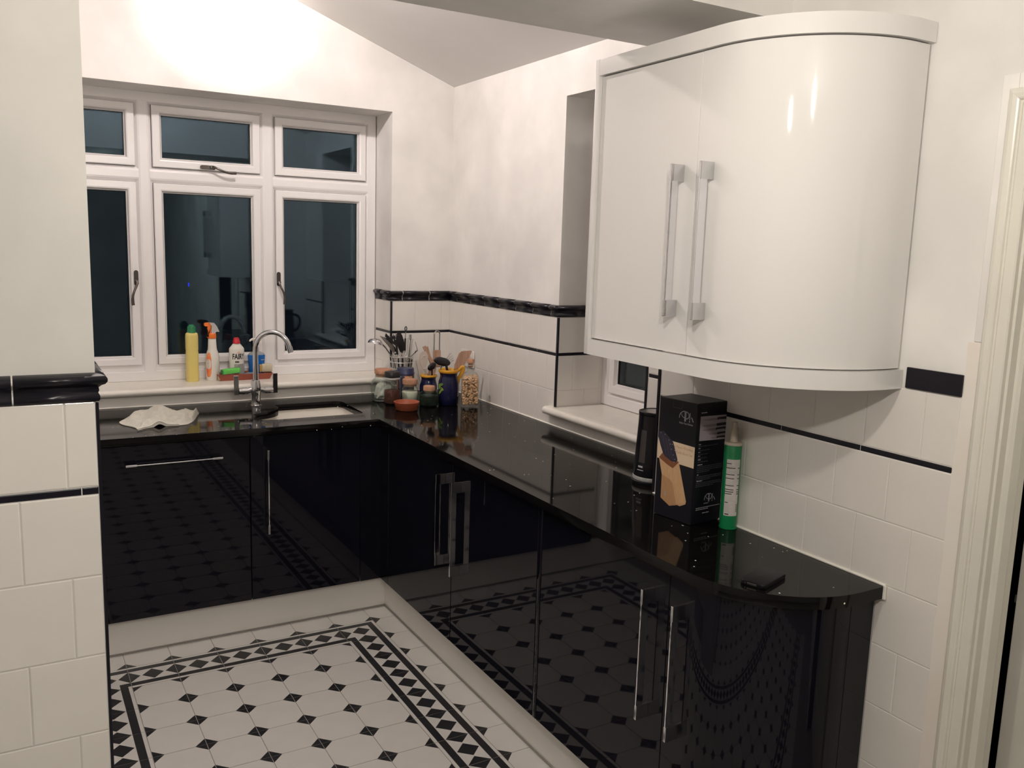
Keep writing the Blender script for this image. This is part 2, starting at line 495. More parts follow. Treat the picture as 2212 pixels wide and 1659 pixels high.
# floor: grout bed, then every tile on its own
bm = new_bm(); box(bm, -4.75, 0.4, -8.55, 0.3, -0.08, -0.0010)
floor = struct('floor', bm, M_FGROUT)
GX, GY, GP = -1.5562, -1.0669, 0.16939
TH = 0.004
def floor_mesh(kind):
    """unit tile polygons, x to the right 0..1, y towards the camera 0..1; returned as one mesh with skirts"""
    key = ('floor', kind)
    if key in _cache: return _cache[key]
    bm = new_bm()
    g = 0.0075
    polys = []      # (points, material)
    k = 0.212
    def P(*pts, m=0): polys.append((pts, m))
    def corners(c):          # octagon with the named corners black
        pts = []
        for n_, (cx, cy), (a, b) in (('nw', (0, 0), ((0, k), (k, 0))), ('ne', (1, 0), ((1 - k, 0), (1, k))), ('se', (1, 1), ((1, 1 - k), (1 - k, 1))), ('sw', (0, 1), ((k, 1), (0, 1 - k)))):
            if n_ in c:
                pts += [a, b]; P(a, (cx, cy), b, m=1)
            else: pts.append((cx, cy))
        P(*pts)
    def band(vertical):
        e = [0.0, 0.075, 0.235, 0.255, 0.745, 0.765, 0.925, 1.0]
        def q(a, b, m, v0=0.0, v1=1.0):
            pts = [(a, v0), (b, v0), (b, v1), (a, v1)]
            P(*[(p if vertical else (p[1], p[0])) for p in pts], m=m)
        q(e[0], e[1], 0); q(e[1], e[2], 1); q(e[2], e[3], 0); q(e[4], e[5], 0); q(e[5], e[6], 1); q(e[6], e[7], 0)
        a, b = e[3], e[4]; c = (a + b) / 2; h = 0.235
        def t(m, *pts): P(*[(p if vertical else (p[1], p[0])) for p in pts], m=m)
        t(1, (a, 0.5), (c, 0.5 - h), (b, 0.5), (c, 0.5 + h))
        t(1, (a, 0), (b, 0), (c, h)); t(1, (a, 1), (c, 1 - h), (b, 1))
        t(0, (a, 0), (c, h), (c, 0.5 - h), (a, 0.5)); t(0, (a, 0.5), (c, 0.5 + h), (c, 1 - h), (a, 1))
        t(0, (b, 0), (b, 0.5), (c, 0.5 - h), (c, h)); t(0, (b, 0.5), (b, 1), (c, 1 - h), (c, 0.5 + h))
    def corner_tile():       # lines turn: outside is up (y=0) and right (x=1); inside corner at (0,1)
        e = [0.0, 0.075, 0.235, 0.765, 0.925, 1.0]
        def L(a, b, m):      # L band between distances a..b measured from the inside corner
            P((0, 1 - a), (0, 1 - b), (b, 1 - b), (b, 1), (a, 1), (a, 1 - a), m=m)
        P((0, 1), (0, 1 - e[1]), (e[1], 1 - e[1]), (e[1], 1), m=0)
        L(e[1], e[2], 1); L(e[3], e[4], 1); L(e[4], e[5], 0)
        # checks inside the band e2..e3
        a, b = e[2], e[3]; c = 0.5; h = 0.235
        P((c, 1 - c - h), (c + h, 1 - c), (c, 1 - c + h), (c - h, 1 - c), m=1)
        P((0, 1 - a), (0, 1 - b), (h, 1 - c), m=1); P((a, 1), (c, 1 - h), (b, 1), m=1)
        P((0, 1 - b), (b, 1 - b), (b, 1), (c, 1 - h), (c, 1 - c + h), (c + h, 1 - c), (c, 1 - c - h), (c - h, 1 - c), (h, 1 - c), m=0)
        P((0, 1 - a), (h, 1 - c), (c - h, 1 - c), (c, 1 - c + h), (c, 1 - h), (a, 1), (a, 1 - a), m=0)
    if kind == 'octagon': corners(('nw', 'ne', 'se', 'sw'))
    elif kind == 'band_v': band(True)
    elif kind == 'band_h': band(False)
    elif kind == 'corner': corner_tile()
    elif kind == 'edge_n': corners(('se', 'sw'))
    elif kind == 'edge_e': corners(('nw', 'sw'))
    elif kind == 'edge_w': corners(('ne', 'se'))
    elif kind == 'edge_ne': corners(('sw',))
    vt = {}
    def V(p):
        x = min(max(p[0], g), 1 - g); y = min(max(p[1], g), 1 - g)
        q = (round(x, 5), round(y, 5))
        if q not in vt: vt[q] = bm.verts.new(((x - 0.5) * GP, -(y - 0.5) * GP, 0))
        return vt[q]
    for pts, m in polys:
        vs = []
        for p in pts:
            v = V(p)
            if v not in vs: vs.append(v)
        if len(vs) > 2: face(bm, vs, m)
    bmesh.ops.triangulate(bm, faces=[f for f in bm.faces if len(f.verts) > 4])
    for f in bm.faces:
        if f.normal.z < 0: f.normal_flip()
    be = [e for e in bm.edges if len(e.link_faces) == 1 and all(abs(abs(v.co.x) - (0.5 - g) * GP) < 1e-5 or abs(abs(v.co.y) - (0.5 - g) * GP) < 1e-5 for v in e.verts)]
    r = bmesh.ops.extrude_edge_only(bm, edges=be)
    nv = [v for v in r['geom'] if isinstance(v, bmesh.types.BMVert)]
    bmesh.ops.translate(bm, verts=nv, vec=(0, 0, -TH))
    me = bpy.data.meshes.new('floor_tile')
    bm.to_mesh(me); bm.free()
    me.materials.append(M_FTILE); me.materials.append(M_FBLACK)
    _cache[key] = me
    return me
def floor_tile(i, j, kind, rot=0.0):
    # tile covers grid cell i..i+1 to the right, j..j+1 towards the camera
    o = put(floor_mesh(kind), 'floor_tile', floor, (GX + (i + 0.5) * GP, GY - (j + 0.5) * GP, 0.0), rot)
    return o
JMAX = 22
for j in range(-3, JMAX):
    for i in range(-3, 6):
        if j == -3:
            if i == 5: floor_tile(i, j, 'edge_ne')
            elif i > -3: floor_tile(i, j, 'edge_n')
            else: floor_tile(i, j, 'edge_ne', PI / 2)
        elif i == 5: floor_tile(i, j, 'edge_e')
        elif i == -3: floor_tile(i, j, 'edge_w')
        elif j == -2:
            if i == 4: floor_tile(i, j, 'corner')
            elif i == -2: floor_tile(i, j, 'corner', PI / 2)
            else: floor_tile(i, j, 'band_h')
        elif i == 4 or i == -2: floor_tile(i, j, 'band_v')
        else: floor_tile(i, j, 'octagon')
for j in range(9, JMAX):
    for i in range(-9, -3):
        floor_tile(i, j, 'octagon')

# wall tiles
pb = Plane(wall_back, '-y', 0.0)
row(pb, WX1 + 0.008, 0, Z_R1, Z_DADO, -0.0485)
row(pb, WX1 + 0.008, 0, Z_R2, Z_R1, -0.079, 'trim_tile', M_BTILE, 0.2535, 0.002)
row(pb, WX1 + 0.008, 0, Z_R2 - ROW_H, Z_R2, -0.125)
row(pb, WX1 + 0.008, 0, 0.901, Z_R2 - ROW_H, -0.0485)
row(pb, -0.49, WX1 + 0.008, 0.901, 0.9545, -0.49)
row(pb, -2.39, -0.49, 0.901, 0.9545, -0.49, pitch=1.9)
dado(pb, WX1, 0, -0.125, 1, -1)
edge_trim(wall_back, WX1 + 0.003, -0.0005, 0.985, 1.3755)
pw = Plane(wall_back, '-x', WX1)
row(pw, -0.205, -0.004, Z_R1, Z_DADO, -0.07)
row(pw, -0.205, -0.004, Z_R2, Z_R1, -0.18, 'trim_tile', M_BTILE, 0.2535, 0.002)
row(pw, -0.205, -0.004, Z_R2 - ROW_H, Z_R2, -0.07)
row(pw, -0.205, -0.004, 0.985, Z_R2 - ROW_H, -0.11)
dado(pw, -0.205, 0, -0.105, 0, 1)

pr = Plane(wall_right, '-x', 0.0)
U1 = -RY1
row(pr, 0, U1 - 0.008, Z_R1, Z_DADO, 0.609)
row(pr, 0, U1 - 0.008, Z_R2, Z_R1, 0.142, 'trim_tile', M_BTILE, 0.2535, 0.002)
row(pr, 0, U1 - 0.008, Z_R2 - ROW_H, Z_R2, 0.682)
row(pr, 0, U1 - 0.008, 0.901, Z_R2 - ROW_H, 0.609)
row(pr, U1 - 0.008, 2.10, 0.901, 0.955, 0.609)
dado(pr, 0, U1, 0.098, -1, 1)
edge_trim(wall_right, -0.0005, RY1 - 0.003, 0.985, 1.3755)
U2 = -RY0
for z0, z1, nm, mt, p in ((Z_R1, Z_DADO, 'tile', None, PITCH_T), (Z_R2, Z_R1, 'trim_tile', M_BTILE, 0.2535), (Z_R2 - ROW_H, Z_R2, 'tile', None, PITCH_T), (0.985, Z_R2 - ROW_H, 'tile', None, PITCH_T)):
    row(pr, U2 + 0.006, 2.10, z0, z1, U2 + 0.15, nm, mt, p)
edge_trim(wall_right, -0.0005, RY0 + 0.003, 0.985, 1.3755)
pq = Plane(wall_right, '-y', RY1)
for z0, z1, nm, mt, p, j in ((Z_R1, Z_DADO, 'tile', None, PITCH_T, 0.0), (Z_R2, Z_R1, 'trim_tile', M_BTILE, 0.2535, 0.0), (Z_R2 - ROW_H, Z_R2, 'tile', None, PITCH_T, 0.085), (0.985, Z_R2 - ROW_H, 'tile', None, PITCH_T, 0.15)):
    row(pq, 0.005, 0.235, z0, z1, j, nm, mt, p)
dado(pq, 0.0, 0.235, 0.15, 1, 0)

ps = Plane(wall_stub, '-x', STEP)
TE = 3.101
for k, (z0, z1, nm, mt, p, j) in enumerate((
        (Z_R1, Z_DADO, 'tile', None, PITCH_T, 3.018), (Z_R2, Z_R1, 'trim_tile', M_BTILE, 0.2525, 2.859),
        (Z_R2 - ROW_H, Z_R2, 'tile', None, PITCH_T, 2.943), (0.901, Z_R2 - ROW_H, 'tile', None, PITCH_T, 3.016))):
    row(ps, 2.104, TE, z0, z1, j, nm, mt, p)
z = Z_R2 - 2 * ROW_H
for k in range(6):
    z1 = z; z -= ROW_H
    row(ps, 2.94, TE, max(z, 0.002), z1, (2.943, 3.014)[k % 2])
    if z < 0: break
bm = new_bm()
box(bm, STEP - 0.006, STEP, -TE - 0.002, -2.966, Z_DADO + 0.002, 1.428, bev=0.0015)
obj('dado_tile', bm, M_BTILE, wall_stub)
edge_trim(wall_stub, STEP - 0.0005, YS + 0.003, 0.901, 1.3755)

pp = Plane(wall_pier, '-y', YB)
PX = -1.9318
row(pp, -2.6, PX - 0.0045, Z_R1, Z_DADO, -1.986)
row(pp, -2.6, PX - 0.004, Z_R2, Z_R1, -1.964, 'trim_tile', M_BTILE, 0.2535)
z = Z_R2
for k in range(8):
    z1 = z; z -= ROW_H
    row(pp, -2.6, PX - 0.0045, max(z, 0.002), z1, (-2.062, -1.986)[k % 2])
    if z < 0: break
dado(pp, -2.6, -1.9345, -2.063, 0, 1)
edge_trim(wall_pier, PX - 0.0015, YB + 0.0005, 0.0, 1.3755, 0.0055)
for k in range(3):
    put(dado_mesh(0.1425, 1 if k == 0 else 0, 1 if k == 2 else 0, M_BTILE), 'dado_tile', wall_pier, (-1.9345, YB + 0.0725 + k * 0.145, Z_DADO), PI / 2)

# ------------------------------------------------------------------ back window
def window_root(name):
    o = bpy.data.objects.new(name, None)
    COL.objects.link(o)
    o['kind'] = 'structure'
    return o

def pane_pair(parent, x0, x1, z0, z1, y):
    bm = new_bm(); box(bm, x0 - 0.006, x1 + 0.006, y, y + 0.004, z0 - 0.006, z1 + 0.006)
    obj('pane', bm, M_GLASS, parent, None)
    bm = new_bm(); box(bm, x0 - 0.006, x1 + 0.006, y + 0.020, y + 0.024, z0 - 0.006, z1 + 0.006)
    obj('pane', bm, M_GLASS, parent, None)
    bm = new_bm(); ring_frame(bm, x0 - 0.006, x1 + 0.006, z0 - 0.006, z1 + 0.006, [(0, y + 0.0045), (0.010, y + 0.0045), (0.010, y + 0.0195), (0, y + 0.0195)])
    obj('spacer', bm, M_GASKET, parent, None)

SASH_PROF = [(0.0, 0.03), (0.0, -0.009), (0.003, -0.012), (0.028, -0.012), (0.034, -0.010), (0.040, 0.0035), (0.043, 0.006), (0.043, 0.046), (0.0, 0.046)]
def sash(parent, x0, x1, z0, z1, yf, name='sash'):
    """x0..x1, z0..z1 outer edges; yf the plane of the frame face"""
    bm = new_bm()
    ring_frame(bm, x0, x1, z0, z1, [(i, yf + y) for i, y in SASH_PROF])
    o = obj(name, bm, M_UPVC, parent, 25)
    i = 0.043
    holder = o
    bm = new_bm(); ring_frame(bm, x0 + i, x1 - i, z0 + i, z1 - i, [(-0.001, yf + 0.0075), (0.0022, yf + 0.0085), (0.0022, yf + 0.012), (-0.001, yf + 0.012)])
    g = obj('gasket', bm, M_GASKET, None, None)
    g.parent = holder; g.location = g.location - holder.location
    for f in ('a', 'b'):
        pass
    n0 = len(bpy.data.objects)
    made = []
    for yy in (yf + 0.012, yf + 0.032):
        bm = new_bm(); box(bm, x0 + i - 0.002, x1 - i + 0.002, yy, yy + 0.004, z0 + i - 0.002, z1 - i + 0.002)
        p = obj('pane', bm, M_GLASS, None, None)
        p.parent = holder; p.location = p.location - holder.location
    return o

def espag_handle(parent, x, z, y, rot, flip=1):
    """dark bronze handle: back plate, boss and a curled lever; rot turns it about the wall normal; local z runs along the lever"""
    bm = new_bm()
    pts = [(0.0095 * math.cos(a), 0.026 + 0.0095 * math.sin(a)) for a in [PI * k / 8 for k in range(9)]] + [(0.0095 * math.cos(a), -0.026 + 0.0095 * math.sin(a)) for a in [PI + PI * k / 8 for k in range(9)]]
    prism(bm, pts, -0.007, 0.0, 'y')
    lathe(bm, [(0.0085, 0.0), (0.0085, 0.016), (0.006, 0.02), (0.002, 0.021)], 14)
    # turn the boss to face the room, then seat it low on the plate
    top = [v for v in bm.verts if v.index == -1]
    bm.verts.ensure_lookup_table()
    boss = bm.verts[36:]
    for v in boss:
        xx, yy, zz = v.co
        v.co = (xx, -zz - 0.004, yy - 0.016)
    path = bez((0, -0.020, -0.016), (flip * 0.006, -0.036, -0.040), (-flip * 0.030, -0.036, -0.060), (-flip * 0.020, -0.034, -0.125), 14)
    rad = [0.0062 - 0.0012 * math.sin(PI * i / 14) + 0.0008 * (i > 11) for i in range(15)]
    tube(bm, path, rad, 10)
    for k in (-1, 1):
        lathe_v = len(bm.verts)
    m = Matrix.Rotation(rot, 4, 'Y')
    bmesh.ops.transform(bm, matrix=m, verts=bm.verts)
    bmesh.ops.translate(bm, verts=bm.verts, vec=(x, y, z))
    o = obj('handle', bm, M_BRONZE, None, 40)
    o['label'] = 'dark bronze handle'
    o.parent = parent; o.location = o.location - parent.location
    return o

YW = 0.215           # face of the window frame
w1 = window_root('window_1')
bm = new_bm()
FX0, FX1, FZ0, FZ1 = WX0 - 0.005, -0.343, 0.985, 2.322
ring_frame(bm, FX0, FX1, FZ0, FZ1, [(0, YW + 0.06), (0, YW - 0.002), (0.003, YW - 0.005), (0.044, YW - 0.005), (0.056, YW + 0.008), (0.056, YW + 0.06)])
obj('frame', bm, M_UPVC, w1, 25)
MUL = [-1.4765, -0.909]
def mullion(x, z0, z1, w=0.036):
    bm = new_bm()
    prism(bm, [(x - w, YW + 0.055), (x - w, YW + 0.010), (x - w + 0.012, YW - 0.003), (x - w + 0.020, YW - 0.006), (x + w - 0.020, YW - 0.006), (x + w - 0.012, YW - 0.003), (x + w, YW + 0.010), (x + w, YW + 0.055)], z0, z1, 'z')
    return obj('mullion', bm, M_UPVC, w1, 25)
for x in MUL:
    mullion(x, FZ0 + 0.0445, FZ1 - 0.0445)
    # pointed foot where the mullion is welded into the frame
    bm = new_bm(); prism(bm, [(x - 0.022, FZ0 + 0.046), (x + 0.022, FZ0 + 0.046), (x, FZ0 + 0.026)], YW - 0.0065, YW + 0.0, 'y')
    obj('mullion_foot', bm, M_UPVC, w1, None)
bays = [(FX0 + 0.056, MUL[0] - 0.036), (MUL[0] + 0.036, MUL[1] - 0.036), (MUL[1] + 0.036, FX1 - 0.056)]
ZT0, ZT1 = 1.915, 1.985
for a, b in bays:
    bm = new_bm()
    prism(bm, [(YW + 0.055, ZT0), (YW + 0.010, ZT0), (YW - 0.003, ZT0 + 0.012), (YW - 0.006, ZT0 + 0.020), (YW - 0.006, ZT1 - 0.020), (YW - 0.003, ZT1 - 0.012), (YW + 0.010, ZT1), (YW + 0.055, ZT1)], a - 0.012, b + 0.012, 'x')
    obj('transom', bm, M_UPVC, w1, 25)
SG = 0.0018
for k, (a, b) in enumerate(bays):
    lo = sash(w1, a + SG, b - SG, FZ0 + 0.056 + SG + 0.021, ZT0 - SG, YW)
    hi = sash(w1, a + SG, b - SG, ZT1 + SG, FZ1 - 0.056 - SG, YW)
    if k == 0: espag_handle(lo, -1.528, 1.475, YW - 0.012, 0.0, 1)
    if k == 2: espag_handle(lo, -0.863, 1.475, YW - 0.012, 0.0, -1)
    if k == 1: espag_handle(hi, -1.195, 2.000, YW - 0.012, -PI / 2, 1)
bm = new_bm()
box(bm, FX0 + 0.04, FX1 - 0.04, YW + 0.0, YW + 0.05, FZ0 + 0.05, FZ0 + 0.078)
obj('frame_rebate', bm, M_UPVC, w1, None)
def bullnose(bm, axis_lo, axis_hi, back, nose, ztop, axis):
    """sill slab section with a rounded front; axis 'x': section in (y,z); axis 'y': section in (x,z)"""
    t = 0.034
    pts = [(back, ztop - t), (back, ztop)]
    r = t / 2
    pts += [(nose + r + r * math.cos(a), ztop - r + r * math.sin(a)) for a in [PI / 2 + PI * k / 8 for k in range(9)]]
    prism(bm, pts, axis_lo, axis_hi, axis)
bm = new_bm(); bullnose(bm, -2.39, -0.297, -0.001, -0.032, 0.985, 'x')
box(bm, WX0, WX1, 0.0, 0.30, 0.952, 0.985)
obj('sill', bm, M_SILL, w1, 40)

# ------------------------------------------------------------------ side window in the recess
w2 = window_root('window_2')
XW = 0.25
holder = bpy.data.objects.new('frame_group', None)
bpy.data.objects.remove(holder)
def to_side(o):       # built facing -y about x=u; turn it to face -x at XW
    m = Matrix.Translation((XW, 0, 0)) @ Matrix.Rotation(-PI / 2, 4, 'Z')
    o.location = m @ o.location
    o.rotation_euler = (0, 0, -PI / 2)
bm = new_bm()
ring_frame(bm, U1 + 0.001, U2 - 0.001, 0.985, 2.297, [(0, 0.06), (0, -0.002), (0.003, -0.005), (0.044, -0.005), (0.058, 0.008), (0.058, 0.06)])
f2 = obj('frame', bm, M_UPVC, w2, 25); to_side(f2)
s2 = sash(w2, U1 + 0.061, U2 - 0.061, 0.985 + 0.06, 2.297 - 0.06, 0.0); to_side(s2)
bm = new_bm(); bullnose(bm, RY1 + 0.043, RY0 - 0.043, -0.001, -0.040, 0.983, 'y')
box(bm, 0.0, 0.30, RY0, RY1, 0.952, 0.983)
obj('sill', bm, M_SILL, w2, 40)

# ------------------------------------------------------------------ doorway
d1 = window_root('door_1')
def arch_prof(side):    # moulded architrave section: (distance from the opening, thickness)
    return [(0.0, 0.0), (0.0, 0.012), (0.003, 0.0145), (0.022, 0.0145), (0.026, 0.0115), (0.029, 0.0115), (0.031, 0.016), (0.034, 0.018), (0.043, 0.0195), (0.050, 0.017), (0.054, 0.012), (0.056, 0.0)]
AX = STEP
bm = new_bm()
YO = DY1 + 0.002
prof = arch_prof(1)
loops = []
for zc, mitre in ((0.0, 0), (DZ + 0.002, 1)):
    loops.append([bm.verts.new((AX - t, YO + d, zc + mitre * d)) for d, t in prof])
top2 = [bm.verts.new((AX - t, DY0 - 0.002 - d, DZ + 0.002 + d)) for d, t in prof]
bot2 = [bm.verts.new((AX - t, DY0 - 0.002 - d, 0.0)) for d, t in prof]
for a, b in ((loops[0], loops[1]), (loops[1], top2), (top2, bot2)):
    for i in range(len(prof) - 1): face(bm, [a[i], a[i + 1], b[i + 1], b[i]])
obj('architrave', bm, M_GLOSSPAINT, d1, 25)
bm = new_bm()
for s_, yy in ((1, DY1), (-1, DY0)):
    box(bm, STEP - 0.001, XB + 0.001, yy - 0.004 * (s_ > 0), yy + 0.012 * s_ - 0.0 + 0.004 * (s_ < 0), 0.0, DZ)
box(bm, STEP - 0.001, XB + 0.001, DY0, DY1, DZ - 0.004, DZ + 0.02)
obj('door_lining', bm, M_GLOSSPAINT, d1, None)
bm = new_bm()
prism(bm, [(-0.262, DY1 - 0.004), (-0.262, DY1 - 0.010), (-0.256, DY1 - 0.016), (-0.230, DY1 - 0.018), (-0.223, DY1 - 0.0165), (-0.221, DY1 - 0.004)], 0.0, DZ - 0.004, 'z')
obj('door_stop', bm, M_GLOSSPAINT, d1, 40)
HX, HY, AJAR, LW = XB + 0.006, DY0 + 0.006, R(4.3), 0.760
def swing(o):
    m = Matrix.Translation((HX, HY, 0)) @ Matrix.Rotation(-AJAR, 4, 'Z')
    o.location = m @ o.location
    o.rotation_euler = (0, 0, -AJAR)
bm = new_bm()       # leaf along +y from the hinge, its room face towards -x
box(bm, 0.0085, 0.035, 0.0, LW, 0.006, DZ - 0.008)
for y0, y1, z0, z1 in ((LW - 0.095, LW, 0.006, DZ - 0.008), (0.0, 0.095, 0.006, DZ - 0.008), (0.0955, LW - 0.0955, 0.006, 0.20), (0.0955, LW - 0.0955, 0.92, 1.06), (0.0955, LW - 0.0955, DZ - 0.12, DZ - 0.008)):
    box(bm, 0.0, 0.0083, y0, y1, z0, z1, bev=0.002)
o = obj('door_leaf', bm, M_GLOSSPAINT, d1, None); swing(o)
bm = new_bm(); box(bm, 0.010, 0.022, LW, LW + 0.011, 0.905, 0.925, bev=0.002)
o = obj('latch', bm, M_CHROME, d1, None); swing(o)
bm = new_bm()
box(bm, 0.6, 0.62, -6.0, 0.5, 0, 2.7)
struct('wall_corridor_shade', bm, M_DARK)  # added near-black sheet, paints the dark seen through the door gap
# strip of filler between the tiles and the architrave
bm = new_bm()
pts = [(-TE - 0.002, 1.50), (-TE - 0.004, 1.40), (-TE + 0.004, 1.20), (-TE + 0.001, 0.95), (-TE + 0.003, 0.60), (-TE + 0.002, 0.0), (-3.139, 0.0), (-3.139, 1.50)]
prism(bm, pts, STEP - 0.0012, STEP + 0.001, 'x')
obj('filler_strip', bm, M_FILLER, wall_stub, None)
bm = new_bm()
box(bm, STEP - 0.0025, STEP + 0.001, -3.150, -3.1165, 1.502, 2.046, bev=0.0012)
box(bm, STEP - 0.0025, STEP + 0.001, -4.0, -3.1505, 2.012, 2.046, bev=0.0012)
obj('backing_strip', bm, M_PLASTER, wall_stub, None)

# ------------------------------------------------------------------ worktop
ARC_C, ARC_R = (-0.372, -2.682), 0.284
def arc_pts(c, r, a0, a1, n=16):
    return [(c[0] + r * math.cos(a0 + (a1 - a0) * i / n), c[1] + r * math.sin(a0 + (a1 - a0) * i / n)) for i in range(n + 1)]
WTX, WTY = -0.656, -0.652
outer = [(-2.388, -0.002), (-0.002, -0.002), (-0.002, YS - 0.0), (STEP - 0.004, YS - 0.0), (STEP - 0.004, -2.966)]
outer += arc_pts(ARC_C, ARC_R, -PI / 2, -PI, 28)
outer += [(WTX, WTY), (-2.388, WTY)]
def fillet(p, q, r_, rad, n=5):
    P, Q, W = Vector(p), Vector(q), Vector(r_)
    a = Q + (P - Q).normalized() * rad; b = Q + (W - Q).normalized() * rad
    return [tuple((1 - t) ** 2 * a + 2 * (1 - t) * t * Q + t * t * b) for t in [i / n for i in range(n + 1)]]
hc = [(-1.128, -0.502), (-1.134, -0.352), (-0.985, -0.290), (-0.985, -0.158), (-0.662, -0.158), (-0.668, -0.502)]
hole = []
rads = [0.02, 0.012, 0.09, 0.012, 0.045, 0.03]
for i in range(6):
    hole += fillet(hc[i - 1], hc[i], hc[(i + 1) % 6], rads[i], 6)
bm = new_bm()
def loop_edges(pts, z):
    vs = [bm.verts.new((x, y, z)) for x, y in pts]
    return vs, [bm.edges.new((vs[i], vs[(i + 1) % len(vs)])) for i in range(len(vs))]
vo, eo = loop_edges(outer, 0.90)
vh, eh = loop_edges(hole, 0.90)
bmesh.ops.triangle_fill(bm, use_beauty=True, use_dissolve=False, edges=eo + eh, normal=(0, 0, 1))
top_faces = list(bm.faces)
r = bmesh.ops.extrude_face_region(bm, geom=top_faces)
bmesh.ops.translate(bm, verts=[v for v in r['geom'] if isinstance(v, bmesh.types.BMVert)], vec=(0, 0, -0.03))
bmesh.ops.recalc_face_normals(bm, faces=bm.faces)
bev = [e for e in bm.edges if len(e.link_faces) == 2 and all(abs(v.co.z - 0.90) < 1e-5 for v in e.verts) and any(abs(f.normal.z) < 0.3 for f in e.link_faces) and not all(v.co.y > -0.01 for v in e.verts)]
bmesh.ops.bevel(bm, geom=bev, offset=0.0022, segments=2, profile=0.5, affect='EDGES', clamp_overlap=True)
wt = link_mesh('worktop', bm, M_GRANITE, None, True, False, 35)
for p_ in wt.data.polygons: p_.use_smooth = abs(p_.normal.z) < 0.9
tag(wt, 'black speckled granite worktop running round the corner to a curved end', 'worktop')
# white sealant bead along the walls
bm = new_bm()
for a, b in (((-2.38, -0.003), (-0.006, -0.003)), ((-0.003, -0.003), (-0.003, YS)), ((STEP - 0.003, YS), (STEP - 0.003, -2.966))):
    tube(bm, [(a[0], a[1], 0.9015), (b[0], b[1], 0.9015)], 0.0042, 6)
o = obj('sealant_bead', bm, M_GROUT, None, 40)
o.parent = wt; o.location = o.location - wt.location
bm = new_bm(); box(bm, STEP - 0.010, STEP - 0.0035, -2.972, -2.964, 0.868, 0.904, bev=0.002)
o = obj('sealant_end', bm, M_GROUT, None, 40)
o.parent = wt; o.location = o.location - wt.location

# sink bowl under the cut-out
def grow(pts, d):
    cx = sum(p[0] for p in pts) / len(pts); cy = sum(p[1] for p in pts) / len(pts)
    return [(p[0] + d * (1 if p[0] > cx else -1), p[1] + d * (1 if p[1] > cy else -1)) for p in pts]
sk = thing('sink', 'white ceramic undermount sink below the granite cut-out beside the tap', 'sink', (-0.9, -0.33, 0.68))
ins = []
rect = [(-1.136, -0.512), (-1.136, -0.152), (-0.656, -0.152), (-0.656, -0.512)]
rl = []
for i in range(4): rl += fillet(rect[i - 1], rect[i], rect[(i + 1) % 4], 0.05, 6)
def scale_loop(pts, k, z):
    return [(-0.896 + (x + 0.896) * k - sk.location.x, -0.332 + (y + 0.332) * k - sk.location.y, z - sk.location.z) for x, y in pts]
bm = new_bm()
lv = [[bm.verts.new(p) for p in scale_loop(rl, k, z)] for k, z in ((1.04, 0.8695), (1.0, 0.8695), (0.985, 0.80), (0.955, 0.72), (0.90, 0.70), (0.2, 0.693), (0.2, 0.680), (0.95, 0.690), (1.02, 0.76), (1.04, 0.8640))]
for a, b in zip(lv, lv[1:] + lv[:1]):
    n = len(a)
    for i in range(n): face(bm, [a[i], a[(i + 1) % n], b[(i + 1) % n], b[i]])
obj('bowl', bm, M_SINK, sk, 50)
bm = new_bm(); lathe(bm, [(0.095, 0.0), (0.095, 0.012), (0.03, 0.016), (0.012, 0.012)], 24, 0.0, 0.0); 
bmesh.ops.translate(bm, verts=bm.verts, vec=(0.004, -0.002, 0.006)); obj('drain', bm, M_STEEL, sk, 40)

# ------------------------------------------------------------------ cabinets
def bar_handle_bm(length, depth=0.040, block_h=0.040, block_w=0.008, bar_d=0.023, bar_w=0.0036):
    """vertical handle standing out along -x; origin at the door face, centred"""
    bm = new_bm()
    for s_ in (-1, 1):
        box(bm, -depth, 0.0, -block_w / 2, block_w / 2, s_ * length / 2, s_ * (length / 2 - block_h), bev=0.0006, seg=1)
    box(bm, -depth, -depth + bar_d, -bar_w / 2, bar_w / 2, -length / 2 + block_h - 0.001, length / 2 - block_h + 0.001, mi=1, bev=0.0004, seg=1)
    return bm
def handle(parent, loc_world, rot=None, length=0.362):
    bm = bar_handle_bm(length)
    if rot is not None: bmesh.ops.transform(bm, matrix=rot, verts=bm.verts)
    bmesh.ops.translate(bm, verts=bm.verts, vec=loc_world)
    o = obj('handle', bm, [M_CHROME, M_BAR], None, 30, 'chrome bar handle')
    w = parent.location + (parent.parent.location if parent.parent else Vector((0, 0, 0)))
    o.parent = parent; o.location = o.location - w
    return o
def cab_thing(name, label, loc):
    return thing(name, label, 'cabinet', loc)
def child(name, bm, m, root, smooth=30, label=None):
    o = obj(name, bm, m, None, smooth, label)
    o.parent = root; o.location = o.location - root.location
    return o
ZD0, ZD1, XF, YF = 0.1535, 0.864, -0.638, -0.635
def carcass(bm, x0, x1, y0, y1, z0=0.15, z1=0.868, t=0.016, open_side='-x'):
    if open_side == '-x':
        box(bm, x0, x1, y0, y0 + t, z0, z1); box(bm, x0, x1, y1 - t, y1, z0, z1)
        box(bm, x1 - t, x1, y0 + t, y1 - t, z0, z1); box(bm, x0, x1 - t, y0 + t, y1 - t, z0, z0 + t)
    else:
        box(bm, x0, x0 + t, y0, y1, z0, z1); box(bm, x1 - t, x1, y0, y1, z0, z1)
        box(bm, x0 + t, x1 - t, y1 - t, y1, z0, z1); box(bm, x0 + t, x1 - t, y0, y1 - t, z0, z0 + t)
